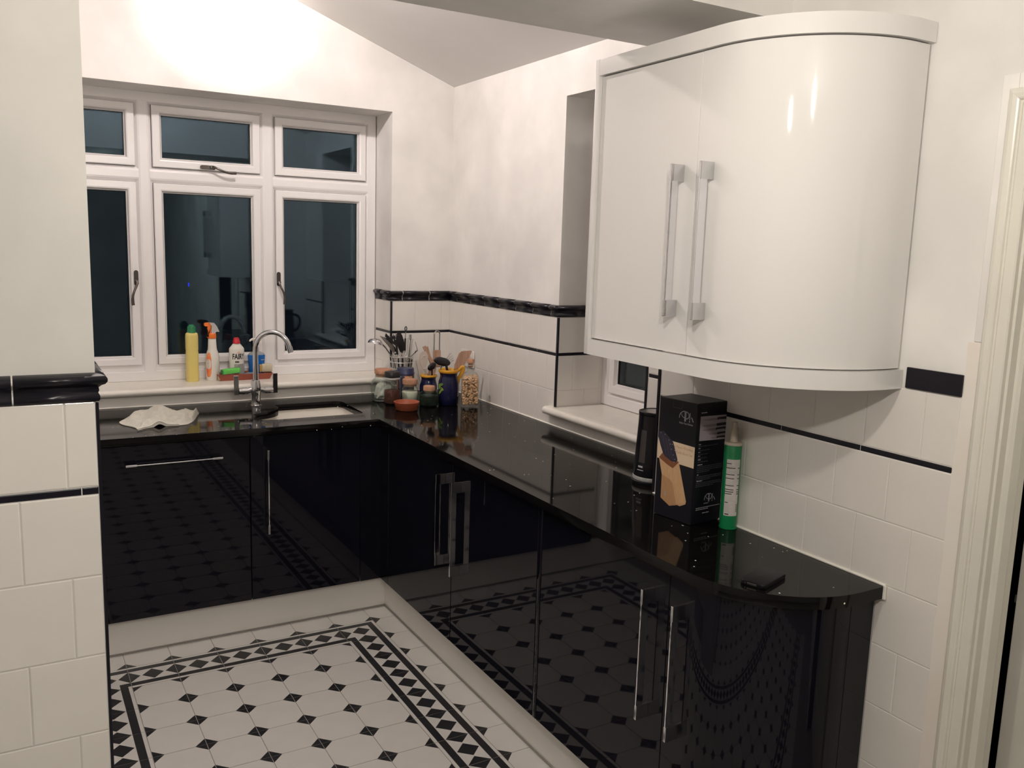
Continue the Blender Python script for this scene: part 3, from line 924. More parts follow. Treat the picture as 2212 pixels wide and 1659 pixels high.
# left run
def left_unit(x0, x1, label, kind):
    root = cab_thing('base_cabinet', label, ((x0 + x1) / 2, -0.31, 0.15))
    bm = new_bm(); carcass(bm, x0, x1, YF + 0.020, -0.03, open_side='-y', z1=0.866 if kind != 'sink' else 0.66)
    if kind == 'sink':
        for xx in (x0, x1 - 0.016): box(bm, xx, xx + 0.016, YF + 0.020, -0.56, 0.66, 0.866)
    child('carcass', bm, M_BLACKIN, root)
    bm = new_bm(); box(bm, x0 + 0.0015, x1 - 0.0015, YF, YF + 0.018, ZD0, ZD1, bev=0.0012)
    return root, child('door', bm, M_BLACKDOOR, root)
RX = Matrix.Rotation(PI / 2, 4, 'Z')      # -x handle -> faces -y
root, dr = left_unit(-1.816, -1.2175, 'black high gloss base unit with a horizontal chrome handle, left of the sink', 'plain')
handle(dr, (-1.514, YF, 0.793), RX @ Matrix.Rotation(PI / 2, 4, 'X'))
root, dr = left_unit(-1.2165, -0.735, 'black high gloss base unit with a vertical chrome handle, under the sink', 'sink')
handle(dr, (-1.150, YF, 0.626), RX)
# corner post
cp = cab_thing('corner_post', 'black high gloss L shaped corner post where the two cupboard runs meet', (-0.68, -0.68, 0.15))
cp['category'] = 'corner post'
bm = new_bm(); prism(bm, [(-0.7335, YF), (XF, YF), (XF, -0.7225), (XF + 0.018, -0.7225), (XF + 0.018, YF + 0.018), (-0.7335, YF + 0.018)], ZD0, ZD1, 'z')
child('post', bm, M_BLACKDOOR, cp)
def right_unit(y1, y0, label, xb, hy):
    root = cab_thing('base_cabinet', label, (-0.31, (y0 + y1) / 2, 0.15))
    bm = new_bm(); carcass(bm, XF + 0.020, xb, y0, y1); child('carcass', bm, M_BLACKIN, root)
    bm = new_bm(); box(bm, XF, XF + 0.018, y0 + 0.0015, y1 - 0.0015, ZD0, ZD1, bev=0.0012)
    d = child('door', bm, M_BLACKDOOR, root)
    handle(d, (XF, hy, 0.625), None, 0.362)
    return root
right_unit(-0.724, -1.3605, 'black high gloss corner base unit of the right run, nearest the window wall', -0.03, -1.292)
right_unit(-1.3615, -1.975, 'black high gloss base unit of the right run, second from the window wall', -0.03, -1.425)
ep = cab_thing('filler_panel', 'narrow black gloss filler panel between two base units of the right run', (-0.45, -1.986, 0.15))
ep['category'] = 'panel'
bm = new_bm(); box(bm, XF, STEP + 0.0, -1.9965, -1.9765, 0.1535, 0.866, bev=0.001); child('panel', bm, M_BLACKDOOR, ep)
right_unit(-1.998, -2.6075, 'black high gloss base unit of the right run beside the curved end unit', STEP - 0.012, -2.545)

def plan_path(xf, y_start, cx, cy, r, x_end, n=48):
    return [(xf, y_start)] + arc_pts((cx, cy), r, PI, 1.5 * PI, n) + [(x_end, cy - r)]
def thicken(path, t):
    """band polygon: path plus its inward offset (towards +x / +y)"""
    out = []
    for i, p in enumerate(path):
        a = Vector(path[max(i - 1, 0)]); b = Vector(path[min(i + 1, len(path) - 1)])
        d = (b - a).normalized()
        nrm = Vector((-d.y, d.x))
        out.append((p[0] + nrm.x * t, p[1] + nrm.y * t))
    return path + out[::-1]
cu = cab_thing('curved_base_cabinet', 'black high gloss curved end base unit under the rounded worktop end', (-0.45, -2.79, 0.15))
BC, BR = (-0.378, -2.683), 0.26
pth = plan_path(XF, -2.609, BC[0], BC[1], BR, -0.372)
bm = new_bm(); prism(bm, thicken(pth, 0.018), ZD0, ZD1, 'z')
dcur = child('curved_door', bm, M_BLACKDOOR, cu, 25)
handle(dcur, (XF, -2.664, 0.625), None, 0.362)
bm = new_bm(); prism(bm, plan_path(XF + 0.024, -2.6095, BC[0], BC[1], BR - 0.024, -0.37) + [(STEP - 0.012, -2.919), (STEP - 0.012, -2.6095)], 0.15, 0.866, 'z')
child('carcass', bm, M_BLACKIN, cu)
bm = new_bm(); box(bm, -0.3705, STEP - 0.006, -2.943, -2.925, 0.0, 0.866, bev=0.001); child('end_panel', bm, M_BLACKDOOR, cu)
# plinths
PXF, PYF = -0.600, -0.598
bm = new_bm(); box(bm, -2.388, PXF, PYF, PYF + 0.016, 0.001, 0.150)
pl = link_mesh('plinth', bm, M_PLINTH, None, True, False, 30); tag(pl, 'white plinth along the floor below the sink units', 'plinth')
bm = new_bm(); box(bm, -2.388, PXF, PYF - 0.004, PYF, 0.001, 0.007); 
o = obj('seal_strip', bm, M_SEAL, None, None); o.parent = pl; o.location = o.location - pl.location
pp_ = plan_path(PXF, PYF - 0.0005, -0.378, -2.683, 0.222, -0.345)
bm = new_bm(); prism(bm, thicken(pp_, 0.016), 0.001, 0.150, 'z')
pl2 = link_mesh('plinth', bm, M_PLINTH, None, True, False, 30); tag(pl2, 'white plinth along the floor below the right run, curving at its end', 'plinth')
bm = new_bm(); prism(bm, thicken([(p[0] - 0.004, p[1]) if i < 2 else p for i, p in enumerate(pp_)], 0.0035), 0.001, 0.007, 'z')
o = obj('seal_strip', bm, M_SEAL, None, None); o.parent = pl2; o.location = o.location - pl2.location

# wall cabinet
WXF, WY0 = -0.625, -2.1925
wc = cab_thing('wall_cabinet', 'white high gloss wall cabinet with a curved right end and two chrome handles', (-0.45, -2.55, 1.376))
WC, WR = (-0.335, -2.655), 0.29
def wpath(d, y_start, xe=None):
    return plan_path(WXF - d, y_start, WC[0], WC[1], WR + d, STEP - 0.002 if xe is None else xe, 48)
ZW0, ZW1, ZC = 1.4205, 2.137, 2.181
bm = new_bm()
prism(bm, plan_path(WXF + 0.022, WY0 - 0.001, WC[0], WC[1], WR - 0.022, STEP - 0.006, 24) + [(STEP - 0.006, WY0 - 0.001)], ZW0, ZC - 0.014, 'z')
child('carcass', bm, M_WHITEDOOR, wc, 30)
bm = new_bm(); box(bm, WXF - 0.010, STEP - 0.006, WY0, WY0 + 0.018, 1.376, ZC, bev=0.001); child('end_panel', bm, M_WHITEDOOR, wc)
YSPL = -2.5955
bm = new_bm(); box(bm, WXF, WXF + 0.018, YSPL + 0.0012, WY0 - 0.0025, ZW0 + 0.002, ZW1 - 0.002, bev=0.001)
wd1 = child('door', bm, M_WHITEDOOR, wc)
bm = new_bm(); prism(bm, thicken(plan_path(WXF, YSPL - 0.0012, WC[0], WC[1], WR, STEP - 0.008, 48), 0.018), ZW0 + 0.002, ZW1 - 0.002, 'z')
wd2 = child('curved_door', bm, M_WHITEDOOR, wc, 25)
handle(wd1, (WXF, -2.549, 1.697), None, 0.366)
handle(wd2, (WXF, -2.652, 1.697), None, 0.366)
bm = new_bm(); prism(bm, wpath(0.010, WY0 - 0.0003) + [(STEP - 0.002, WY0 - 0.0003)], ZW1 + 0.001, ZC, 'z'); 
bev = [e for e in bm.edges if all(v.co.z > ZC - 1e-4 for v in e.verts)]
bmesh.ops.bevel(bm, geom=bev, offset=0.002, segments=2, profile=0.5, affect='EDGES', clamp_overlap=True)
child('cornice', bm, M_WHITEDOOR, wc, 25)
bm = new_bm(); prism(bm, thicken(wpath(0.010, WY0 - 0.0003), 0.020), 1.376, ZW0 - 0.001, 'z')
child('pelmet', bm, M_WHITEDOOR, wc, 25)

# ------------------------------------------------------------------ materials for the small things
M_YELLOW = mat('pale_yellow_plastic', (0.74, 0.61, 0.20), 0.35, vary=0.04)
M_GREEN = mat('green_plastic', (0.02, 0.20, 0.075), 0.4, vary=0.1)
M_WPLASTIC = mat('white_plastic', (0.76, 0.73, 0.67), 0.35, vary=0.03)
M_ORANGE = mat('orange_plastic', (0.85, 0.20, 0.035), 0.4, vary=0.05)
M_GREYP = mat('translucent_grey_plastic', (0.50, 0.48, 0.47), 0.35, vary=0.05)
M_RED = mat('red_plastic', (0.55, 0.015, 0.03), 0.35, vary=0.08)
M_REDLBL = mat('red_orange_print', (0.75, 0.13, 0.07), 0.4, col2=(0.85, 0.30, 0.08), vscale=25)
M_INK = mat('black_ink', (0.02, 0.02, 0.02), 0.5, vary=0.1)
M_GREYLBL = mat('silver_grey_print', (0.36, 0.36, 0.35), 0.4, vary=0.25, vscale=60)
M_BLUESOAP = mat('blue_liquid_soap', (0.008, 0.12, 0.42), 0.12, vary=0.15, vscale=20)
M_CLEARP = mat('clear_plastic', (0.55, 0.60, 0.63), 0.15, trans=0.6, ior=1.4, vary=0.02)
M_TERRA = mat('terracotta', (0.30, 0.070, 0.038), 0.55, vary=0.15, vscale=30)
M_TERRAG = mat('glazed_terracotta', (0.34, 0.085, 0.040), 0.3, vary=0.15, vscale=30)
M_SPONGE = mat('bright_green_sponge', (0.13, 0.55, 0.10), 0.9, vary=0.15, vscale=90, bump=0.5, bscale=250)
M_DGREEN = mat('dark_green_scourer', (0.03, 0.22, 0.07), 0.95, vary=0.2, vscale=120, bump=0.5, bscale=300)
M_BSPONGE = mat('cream_sponge', (0.58, 0.52, 0.38), 0.9, vary=0.15, vscale=90, bump=0.4, bscale=250)
M_BRISTLE = mat('orange_brown_scourer', (0.55, 0.30, 0.08), 0.95, vary=0.2, vscale=200)
M_BLUEGREY = mat('blue_grey_cloth', (0.16, 0.24, 0.30), 0.9, vary=0.2, vscale=50, bump=0.3)
M_TOWEL = mat('cream_terry_cloth', (0.72, 0.70, 0.62), 0.95, vary=0.10, vscale=60, bump=0.6, bscale=420)
M_STITCH = mat('grey_stitching', (0.22, 0.22, 0.22), 0.9, vary=0.1)
M_CORK = mat('cork', (0.50, 0.26, 0.155), 0.8, vary=0.22, vscale=90, bump=0.2, bscale=200)
M_COFFEE = mat('brown_granules', (0.12, 0.035, 0.02), 0.8, vary=0.5, vscale=160, bump=0.5, bscale=300)
M_SUGAR = mat('white_sugar', (0.78, 0.74, 0.62), 0.8, vary=0.06, vscale=120)
M_DKHERB = mat('dark_herbs', (0.035, 0.042, 0.034), 0.9, vary=0.5, vscale=200)
M_BLACKP = mat('black_plastic', (0.012, 0.011, 0.012), 0.35, vary=0.15)
M_NYLON = mat('black_nylon', (0.014, 0.013, 0.016), 0.28, vary=0.15)
M_BLUELID = mat('navy_blue_plastic', (0.025, 0.03, 0.085), 0.35, vary=0.1)
M_BLUELBL = mat('navy_and_orange_label', (0.022, 0.022, 0.055), 0.4, vary=0.2)
M_ORLBL = mat('orange_print', (0.62, 0.20, 0.06), 0.5, vary=0.2, vscale=60)
M_COBALT = mat('cobalt_glazed_pottery', (0.010, 0.012, 0.050), 0.1, vary=0.3, vscale=15)
M_YGLAZE = mat('yellow_glazed_pottery', (0.72, 0.36, 0.03), 0.15, vary=0.15, vscale=15)
M_LEAF = mat('painted_lemon_leaf', (0.33, 0.42, 0.05), 0.2, col2=(0.10, 0.28, 0.05), vscale=60)
M_PASTA = mat('dry_pasta', (0.74, 0.47, 0.26), 0.6, vary=0.22, vscale=60)
M_WOOD = mat('pale_utensil_wood', (0.47, 0.29, 0.20), 0.6, vary=0.25, vscale=12, stretch=(8, 8, 1))
M_WHITENYL = mat('white_nylon', (0.60, 0.52, 0.46), 0.4, vary=0.04)
M_PAPER = mat('white_crumpled_paper', (0.62, 0.60, 0.55), 0.8, vary=0.2, vscale=40)
M_CARD = mat('black_printed_card', (0.006, 0.006, 0.010), 0.38, spec=0.28, vary=0.2, vscale=10)
M_CREAM = mat('cream_print', (0.66, 0.52, 0.36), 0.4, vary=0.03)
M_KWOOD = mat('printed_light_wood', (0.58, 0.36, 0.19), 0.4, vary=0.12, vscale=40, stretch=(1, 6, 1))
M_KWOOD2 = mat('printed_mid_wood', (0.45, 0.25, 0.12), 0.4, vary=0.12, vscale=40, stretch=(1, 6, 1))
M_KBROWN = mat('printed_brown_wood', (0.20, 0.075, 0.03), 0.4, vary=0.12)
M_KHANDLE = mat('printed_knife_handles', (0.018, 0.016, 0.035), 0.4, vary=0.2)
M_LPRINT = mat('pale_grey_print', (0.40, 0.40, 0.42), 0.45, vary=0.05)
M_DPRINT = mat('dim_grey_print', (0.075, 0.075, 0.082), 0.45, vary=0.1)
M_PANEL = mat('lilac_grey_print', (0.40, 0.36, 0.40), 0.35, vary=0.08, vscale=12)
M_BLADE = mat('printed_blades', (0.28, 0.245, 0.26), 0.35, vary=0.15)
M_TUBE = mat('green_tube_card', (0.003, 0.19, 0.062), 0.35, vary=0.08)
M_LABEL = mat('white_tube_label', (0.60, 0.56, 0.54), 0.5, vary=0.05, vscale=60)
M_FINE = mat('faint_label_print', (0.47, 0.44, 0.43), 0.5, vary=0.05)
M_NOZZLE = mat('translucent_nozzle', (0.44, 0.38, 0.31), 0.45, vary=0.05)
M_KETTLE = mat('black_kettle_plastic', (0.006, 0.006, 0.008), 0.16, spec=0.35, vary=0.1)
M_GAUGE = mat('smoky_water_gauge', (0.05, 0.045, 0.042), 0.2, vary=0.2)
M_PHONE = mat('black_phone_case', (0.006, 0.0055, 0.008), 0.42, spec=0.25, vary=0.2, vscale=100, bump=0.15, bscale=300)
M_SOCKET = mat('white_socket_plastic', (0.78, 0.74, 0.70), 0.3, vary=0.02)
M_PINK = mat('pale_pink_scraps', (0.50, 0.22, 0.17), 0.6, vary=0.3, vscale=60)
M_WIRE = mat('chrome_wire', (0.80, 0.78, 0.75), 0.33, metal=0.8, vary=0.05)

def thin_glass(name, tint, ior, rough=0.01):
    m = bpy.data.materials.new(name)
    m.use_nodes = True
    nt = m.node_tree
    nt.nodes.remove(nt.nodes['Principled BSDF'])
    out = nt.nodes['Material Output']
    tr = nt.nodes.new('ShaderNodeBsdfTransparent')
    gl = nt.nodes.new('ShaderNodeBsdfGlossy'); gl.inputs['Roughness'].default_value = rough
    lw = nt.nodes.new('ShaderNodeLayerWeight'); lw.inputs['Blend'].default_value = 0.5
    pw_ = nt.nodes.new('ShaderNodeMath'); pw_.operation = 'POWER'; pw_.inputs[1].default_value = 3.5
    fr = nt.nodes.new('ShaderNodeMath'); fr.operation = 'MULTIPLY_ADD'; fr.inputs[1].default_value = 0.45; fr.inputs[2].default_value = (ior - 1) * 0.09
    nt.links.new(lw.outputs['Facing'], pw_.inputs[0]); nt.links.new(pw_.outputs[0], fr.inputs[0])
    n = nt.nodes.new('ShaderNodeTexNoise'); n.inputs['Scale'].default_value = 14
    rp = nt.nodes.new('ShaderNodeValToRGB')
    rp.color_ramp.elements[0].color = (*[c * 0.97 for c in tint], 1); rp.color_ramp.elements[1].color = (*tint, 1)
    nt.links.new(n.outputs['Fac'], rp.inputs['Fac']); nt.links.new(rp.outputs['Color'], tr.inputs['Color'])
    mx = nt.nodes.new('ShaderNodeMixShader')
    nt.links.new(fr.outputs[0], mx.inputs[0]); nt.links.new(tr.outputs[0], mx.inputs[1]); nt.links.new(gl.outputs[0], mx.inputs[2])
    nt.links.new(mx.outputs[0], out.inputs['Surface'])
    MATS[name] = m
    return m
M_JARGLASS = thin_glass('greenish_jar_glass', (0.955, 0.985, 0.965), 1.42)
M_CLEARGLASS = thin_glass('clear_jar_glass', (0.985, 0.99, 0.985), 1.42)
M_DKGLASS = thin_glass('dark_green_glass', (0.76, 0.85, 0.80), 1.42)
ZS, ZW = 0.9853, 0.9003

# ------------------------------------------------------------------ tap
tp = thing('tap', 'chrome mixer tap with a swan neck spout and two levers behind the sink', 'tap', (-1.070, -0.150, ZW))
bm = new_bm(); lathe(bm, [(0.026, 0.0), (0.026, 0.004), (0.0225, 0.007), (0.021, 0.02), (0.0205, 0.052), (0.023, 0.058), (0.0245, 0.075), (0.0235, 0.100), (0.0205, 0.112), (0.0195, 0.120), (0.0135, 0.122)], 28)
obj('body', bm, M_CHROME, tp, 40)
dx, dy = 0.90, -0.43
L_ = 0.078
pts = [(0, 0, 0.115), (0, 0, 0.18), (0, 0, 0.25)]
for k in range(1, 19):
    a = PI - k * PI * 0.93 / 18
    u = L_ * (1 + math.cos(a)); h = 0.265 + L_ * 1.05 * math.sin(a)
    pts.append((u * dx, u * dy, h))
t_ = (Vector(pts[-1]) - Vector(pts[-2])).normalized()
end = Vector(pts[-1]) + t_ * 0.006
bm = new_bm(); tube(bm, pts + [tuple(end)], 0.0122, 18); obj('spout', bm, M_CHROME, tp, 60)
bm = new_bm(); tube(bm, [tuple(end - t_ * 0.004), tuple(end + t_ * 0.010), tuple(end + t_ * 0.0105), tuple(end + t_ * 0.024)], [0.0140, 0.0140, 0.0132, 0.0132], 18); obj('aerator', bm, M_CHROME, tp, 40)
for s_ in (-1, 1):
    bm = new_bm()
    tube(bm, [(s_ * 0.018, 0, 0.078), (s_ * 0.040, 0, 0.072), (s_ * 0.041, 0, 0.072), (s_ * 0.066, 0, 0.072), (s_ * 0.067, 0, 0.072), (s_ * 0.078, 0, 0.072)], [0.012, 0.0135, 0.0155, 0.0155, 0.014, 0.014], 18)
    obj('valve', bm, M_CHROME, tp, 40)
    bm = new_bm(); box(bm, s_ * 0.0785, s_ * 0.1005, -0.0055, 0.0035, 0.056, 0.146 if s_ < 0 else 0.150, bev=0.0012)
    obj('lever', bm, M_CHROME, tp, None).rotation_euler = (0, 0, -0.16 if s_ < 0 else 0.0)

# ------------------------------------------------------------------ bottles on the sill
def bent_text(name, body, size, rad, z, ang, material, parent, sx=1.0, bold=0.0, ell=1.0, spacing=1.0):
    """letters wrapped round a cylinder; ang is the direction the middle faces (radians, 0 = +x)"""
    bm = text_bm(body, size, bold=bold, spacing=spacing)
    for v in bm.verts:
        a = ang + v.co.x * sx / rad
        zz = v.co.y + z
        v.co = (rad * math.cos(a), rad * ell * math.sin(a), zz)
    for f in bm.faces: pass
    return obj(name, bm, material, parent, None)
def patch(bm, rad, z0, z1, a0, a1, ell=1.0, n=8, mi=0, rfun=None, power=None):
    """thin printed patch on a round or oval body"""
    def pt(a, z):
        c, s = math.cos(a), math.sin(a)
        k = (abs(c) ** power + abs(s) ** power) ** (-1 / power) if power else 1.0
        r = rfun(z) if rfun else rad
        return (r * c * k, r * ell * s * k, z)
    cols = [[bm.verts.new(pt(a0 + (a1 - a0) * i / n, z0 + (z1 - z0) * j / 6)) for j in range(7)] for i in range(n + 1)]
    for i in range(n):
        for j in range(6): face(bm, [cols[i][j], cols[i + 1][j], cols[i + 1][j + 1], cols[i][j + 1]], mi)
FACE_A = math.atan2(-4.2, -0.9)      # direction from the sill towards the viewer
def oval_patch(bm, rad, zc, hz, ac, ha, ell=1.0, n=20, rfun=None, part=(0, 1), power=None):
    def pt(a, z):
        r = rfun(z) if rfun else rad
        cc, ss = math.cos(a), math.sin(a)
        k_ = (abs(cc) ** power + abs(ss) ** power) ** (-1 / power) if power else 1.0
        return bm.verts.new((r * cc * k_, r * ell * ss * k_, z))
    c0 = pt(ac, zc)
    prev = None
    for f in (0.2, 0.4, 0.6, 0.8, 1.0):
        P = []
        for k in range(n):
            t = 2 * PI * k / n
            c, s = math.cos(t), math.sin(t)      # superellipse outline
            c = math.copysign(abs(c) ** 0.7, c); s = math.copysign(abs(s) ** 0.7, s)
            P.append(pt(ac + ha * c * f, zc + hz * s * f))
        for k in range(n):
            if prev is None: face(bm, [c0, P[k], P[(k + 1) % n]])
            else: face(bm, [prev[k], P[k], P[(k + 1) % n], prev[(k + 1) % n]])
        prev = P

b = thing('cleaner_bottle', 'tall pale yellow bottle with a green cap, leftmost on the sill', 'bottle', (-1.300, 0.135, ZS), 0.15)
bm = new_bm(); lathe(bm, [(0.0275, 0.0), (0.029, 0.004), (0.0285, 0.14), (0.0270, 0.148), (0.0285, 0.158), (0.0285, 0.218), (0.0265, 0.231), (0.020, 0.236)], 32, power=3, sy=0.78)
obj('body', bm, M_YELLOW, b, 50)
bm = new_bm(); lathe(bm, [(0.0205, 0.235), (0.0195, 0.243), (0.0175, 0.257), (0.0165, 0.266), (0.013, 0.268), (0.0125, 0.272), (0.010, 0.2735)], 24)
for k in range(10):
    a = 2 * PI * k / 10; box(bm, 0.0185 * math.cos(a) - 0.0012, 0.0185 * math.cos(a) + 0.0012, 0.0185 * math.sin(a) - 0.0012, 0.0185 * math.sin(a) + 0.0012, 0.237, 0.262)
obj('cap', bm, M_GREEN, b, 40)

b = thing('spray_bottle', 'white spray bottle with an orange trigger and a red label on the sill', 'bottle', (-1.203, 0.150, ZS), 0.0)
prof = [(0.0300, 0.0), (0.0325, 0.005), (0.0325, 0.105), (0.0310, 0.120), (0.0255, 0.140), (0.0215, 0.150), (0.0200, 0.170), (0.0185, 0.205), (0.0165, 0.2065)]
bm = new_bm(); lathe(bm, prof, 32, sy=0.75)
obj('body', bm, M_WPLASTIC, b, 50)
def rspray(z):
    for (r0, z0), (r1, z1) in zip(prof, prof[1:]):
        if z0 <= z <= z1: return r0 + (r1 - r0) * (z - z0) / max(z1 - z0, 1e-6) + 0.0004
    return 0.0329
bm = new_bm(); oval_patch(bm, 0, 0.0765, 0.060, FACE_A - 0.55, 0.46, 0.75, 24, rspray); obj('label', bm, M_REDLBL, b, None)
bm = new_bm(); oval_patch(bm, 0, 0.080, 0.024, FACE_A - 0.55, 0.40, 0.75, 20, lambda z: rspray(z) + 0.0003); obj('label_band', bm, M_WPLASTIC, b, None)
bm = new_bm()
for k in range(6):
    z0 = 0.058 + k * 0.0078
    patch(bm, 0.0336, z0, z0 + 0.0045, FACE_A - 0.72, FACE_A - 0.64 + 0.05 * (k % 2), 0.75, 3); patch(bm, 0.0336, z0, z0 + 0.0045, FACE_A - 0.52, FACE_A - 0.44, 0.75, 3)
obj('label_marks', bm, M_GREYLBL, b, None)
bm = new_bm(); lathe(bm, [(0.0195, 0.204), (0.0200, 0.206), (0.0195, 0.226), (0.0170, 0.229)], 20, sy=0.9)
prism(bm, [(-0.024, 0.212), (-0.017, 0.212), (-0.018, 0.240), (-0.022, 0.252), (-0.020, 0.262), (-0.034, 0.264), (-0.037, 0.272), (-0.034, 0.279), (-0.014, 0.281), (-0.004, 0.268), (-0.006, 0.228), (-0.014, 0.226), (-0.021, 0.206)], -0.009, 0.009, 'y')
obj('trigger', bm, M_ORANGE, b, 30)
bm = new_bm(); prism(bm, [(-0.014, 0.2812), (0.010, 0.278), (0.022, 0.262), (0.033, 0.236), (0.018, 0.236), (0.014, 0.229), (-0.005, 0.2285), (-0.003, 0.266)], -0.0115, 0.0115, 'y')
obj('spray_head', bm, M_GREYP, b, 30)

b = thing('dish_soap_bottle', 'white washing up liquid bottle with a red cap behind the green sponge', 'bottle', (-1.088, 0.150, ZS + 0.0045), 0.0)
profF = [(0.034, 0.0), (0.0365, 0.004), (0.0365, 0.140), (0.0355, 0.1475), (0.0175, 0.170), (0.0165, 0.172)]
bm = new_bm(); lathe(bm, profF, 36, sy=0.62); obj('body', bm, M_WPLASTIC, b, 50)
bm = new_bm(); lathe(bm, [(0.0170, 0.171), (0.0172, 0.183), (0.0150, 0.186), (0.0125, 0.198), (0.0080, 0.2005)], 24, sy=0.9); obj('cap', bm, M_RED, b, 40)
FA = FACE_A + 0.12
bent_text('lettering', 'FAIRY', 0.0370, 0.0371, 0.107, FA + 0.22, M_INK, b, 0.66, bold=0.0014, ell=0.62)
bm = new_bm()
for k in range(5): patch(bm, 0.0371, 0.077, 0.0865, FA - 0.24 + k * 0.105, FA - 0.155 + k * 0.105, 0.62, 2)
obj('lettering_block', bm, M_INK, b, None)
bm = new_bm(); patch(bm, 0.0369, 0.004, 0.072, FA - 0.35, FA + 1.0, 0.62, 10); obj('label', bm, M_GREYLBL, b, None)
bm = new_bm(); patch(bm, 0.0371, 0.126, 0.1275, FA - 0.02, FA + 0.50, 0.62, 4); patch(bm, 0.0371, 0.128, 0.134, FA + 0.19, FA + 0.27, 0.62, 2); obj('emblem', bm, M_REDLBL, b, None)

b = thing('hand_soap_bottle', 'bottle of blue liquid soap with a pump, behind the tap spout', 'bottle', (-0.992, 0.150, ZS + 0.0045), 0.0)
bm = new_bm(); lathe(bm, [(0.036, 0.0), (0.0385, 0.004), (0.0370, 0.05), (0.0420, 0.108), (0.0405, 0.112)], 32, power=3.2, sy=0.55); obj('body', bm, M_BLUESOAP, b, 50)
bm = new_bm(); lathe(bm, [(0.0405, 0.1122), (0.036, 0.120), (0.018, 0.128), (0.013, 0.129), (0.012, 0.150), (0.010, 0.151)], 28, power=2.4, sy=0.55); obj('shoulder', bm, M_CLEARP, b, 50)
bm = new_bm(); tube(bm, [(0, 0, 0.149), (0, 0, 0.188)], 0.0045, 10); tube(bm, [(0.010, 0, 0.190), (-0.018, -0.004, 0.190), (-0.030, -0.006, 0.186), (-0.033, -0.007, 0.180)], [0.007, 0.0065, 0.005, 0.004], 10); obj('pump', bm, M_WPLASTIC, b, 40)
bm = new_bm()
for k in range(4): patch(bm, 0.0418, 0.086, 0.091, FACE_A + 0.62 + k * 0.10, FACE_A + 0.69 + k * 0.10, 0.55, 2, power=3.2)
obj('label_marks', bm, M_LPRINT, b, None)

# ------------------------------------------------------------------ tray and what lies in it
tr = thing('terracotta_tray', 'long shallow terracotta tray on the window sill behind the tap', 'tray', (-1.058, 0.140, ZS), 0.0)
bm = new_bm()
def rect_loop(hx, hy, z): return [bm.verts.new((sx * hx, sy * hy, z)) for sx, sy in ((-1, -1), (1, -1), (1, 1), (-1, 1))]
lv = [rect_loop(0.118, 0.042, 0.0), rect_loop(0.132, 0.052, 0.031), rect_loop(0.126, 0.046, 0.031), rect_loop(0.113, 0.038, 0.004)]
face(bm, lv[0][::-1]); face(bm, lv[-1])
for a, c in zip(lv, lv[1:]):
    for i in range(4): face(bm, [a[i], a[(i + 1) % 4], c[(i + 1) % 4], c[i]])
obj('tray_body', bm, M_TERRA, tr, None)
sp = thing('sponge', 'bright green sponge lying on the front edge of the terracotta tray', 'sponge', (-1.128, 0.098, ZS + 0.0305), 0.06)
bm = new_bm(); box(bm, -0.042, 0.044, -0.012, 0.018, 0.001, 0.026, bev=0.006, seg=3)
for v in bm.verts: v.co.z += 0.006 * (v.co.x + 0.042) / 0.086
obj('sponge_body', bm, M_SPONGE, sp, 50)
bm = new_bm(); box(bm, -0.046, -0.0375, -0.012, 0.016, 0.0015, 0.024, bev=0.003); obj('scourer', bm, M_DGREEN, sp, 50)
sp = thing('sponge', 'cream sponge with a brown scouring side at the right end of the tray', 'sponge', (-0.955, 0.130, ZS + 0.031), -0.1)
bm = new_bm(); box(bm, -0.018, 0.034, -0.02, 0.02, 0.0005, 0.041, bev=0.006, seg=3); obj('sponge_body', bm, M_BSPONGE, sp, 50)
bm = new_bm(); box(bm, -0.028, -0.0175, -0.019, 0.019, 0.0005, 0.039, bev=0.003); obj('scourer', bm, M_BRISTLE, sp, 50)
bm = new_bm()
lathe(bm, [(0.036, 0.0), (0.037, 0.014), (0.030, 0.024), (0.015, 0.029), (0.004, 0.030)], 20, sy=0.55)
for v in bm.verts: v.co += Vector((random.uniform(-.002, .002), random.uniform(-.002, .002), random.uniform(-.0015, .0015)))
cl = link_mesh('dish_cloth', bm, M_BLUEGREY, None, True, True); cl.location = (-1.030, 0.115, ZS + 0.0195)
tag(cl, 'crumpled blue grey cloth in the middle of the terracotta tray', 'cloth')
bm = new_bm(); box(bm, -0.009, 0.009, -0.006, 0.006, 0, 0.020, bev=0.002)
pk = link_mesh('scrubber_packet', bm, M_CREAM, None, True, False, 40); pk.location = (-1.179, 0.107, ZS + 0.0145)
tag(pk, 'tiny cream and yellow packet in the left corner of the tray', 'packet')

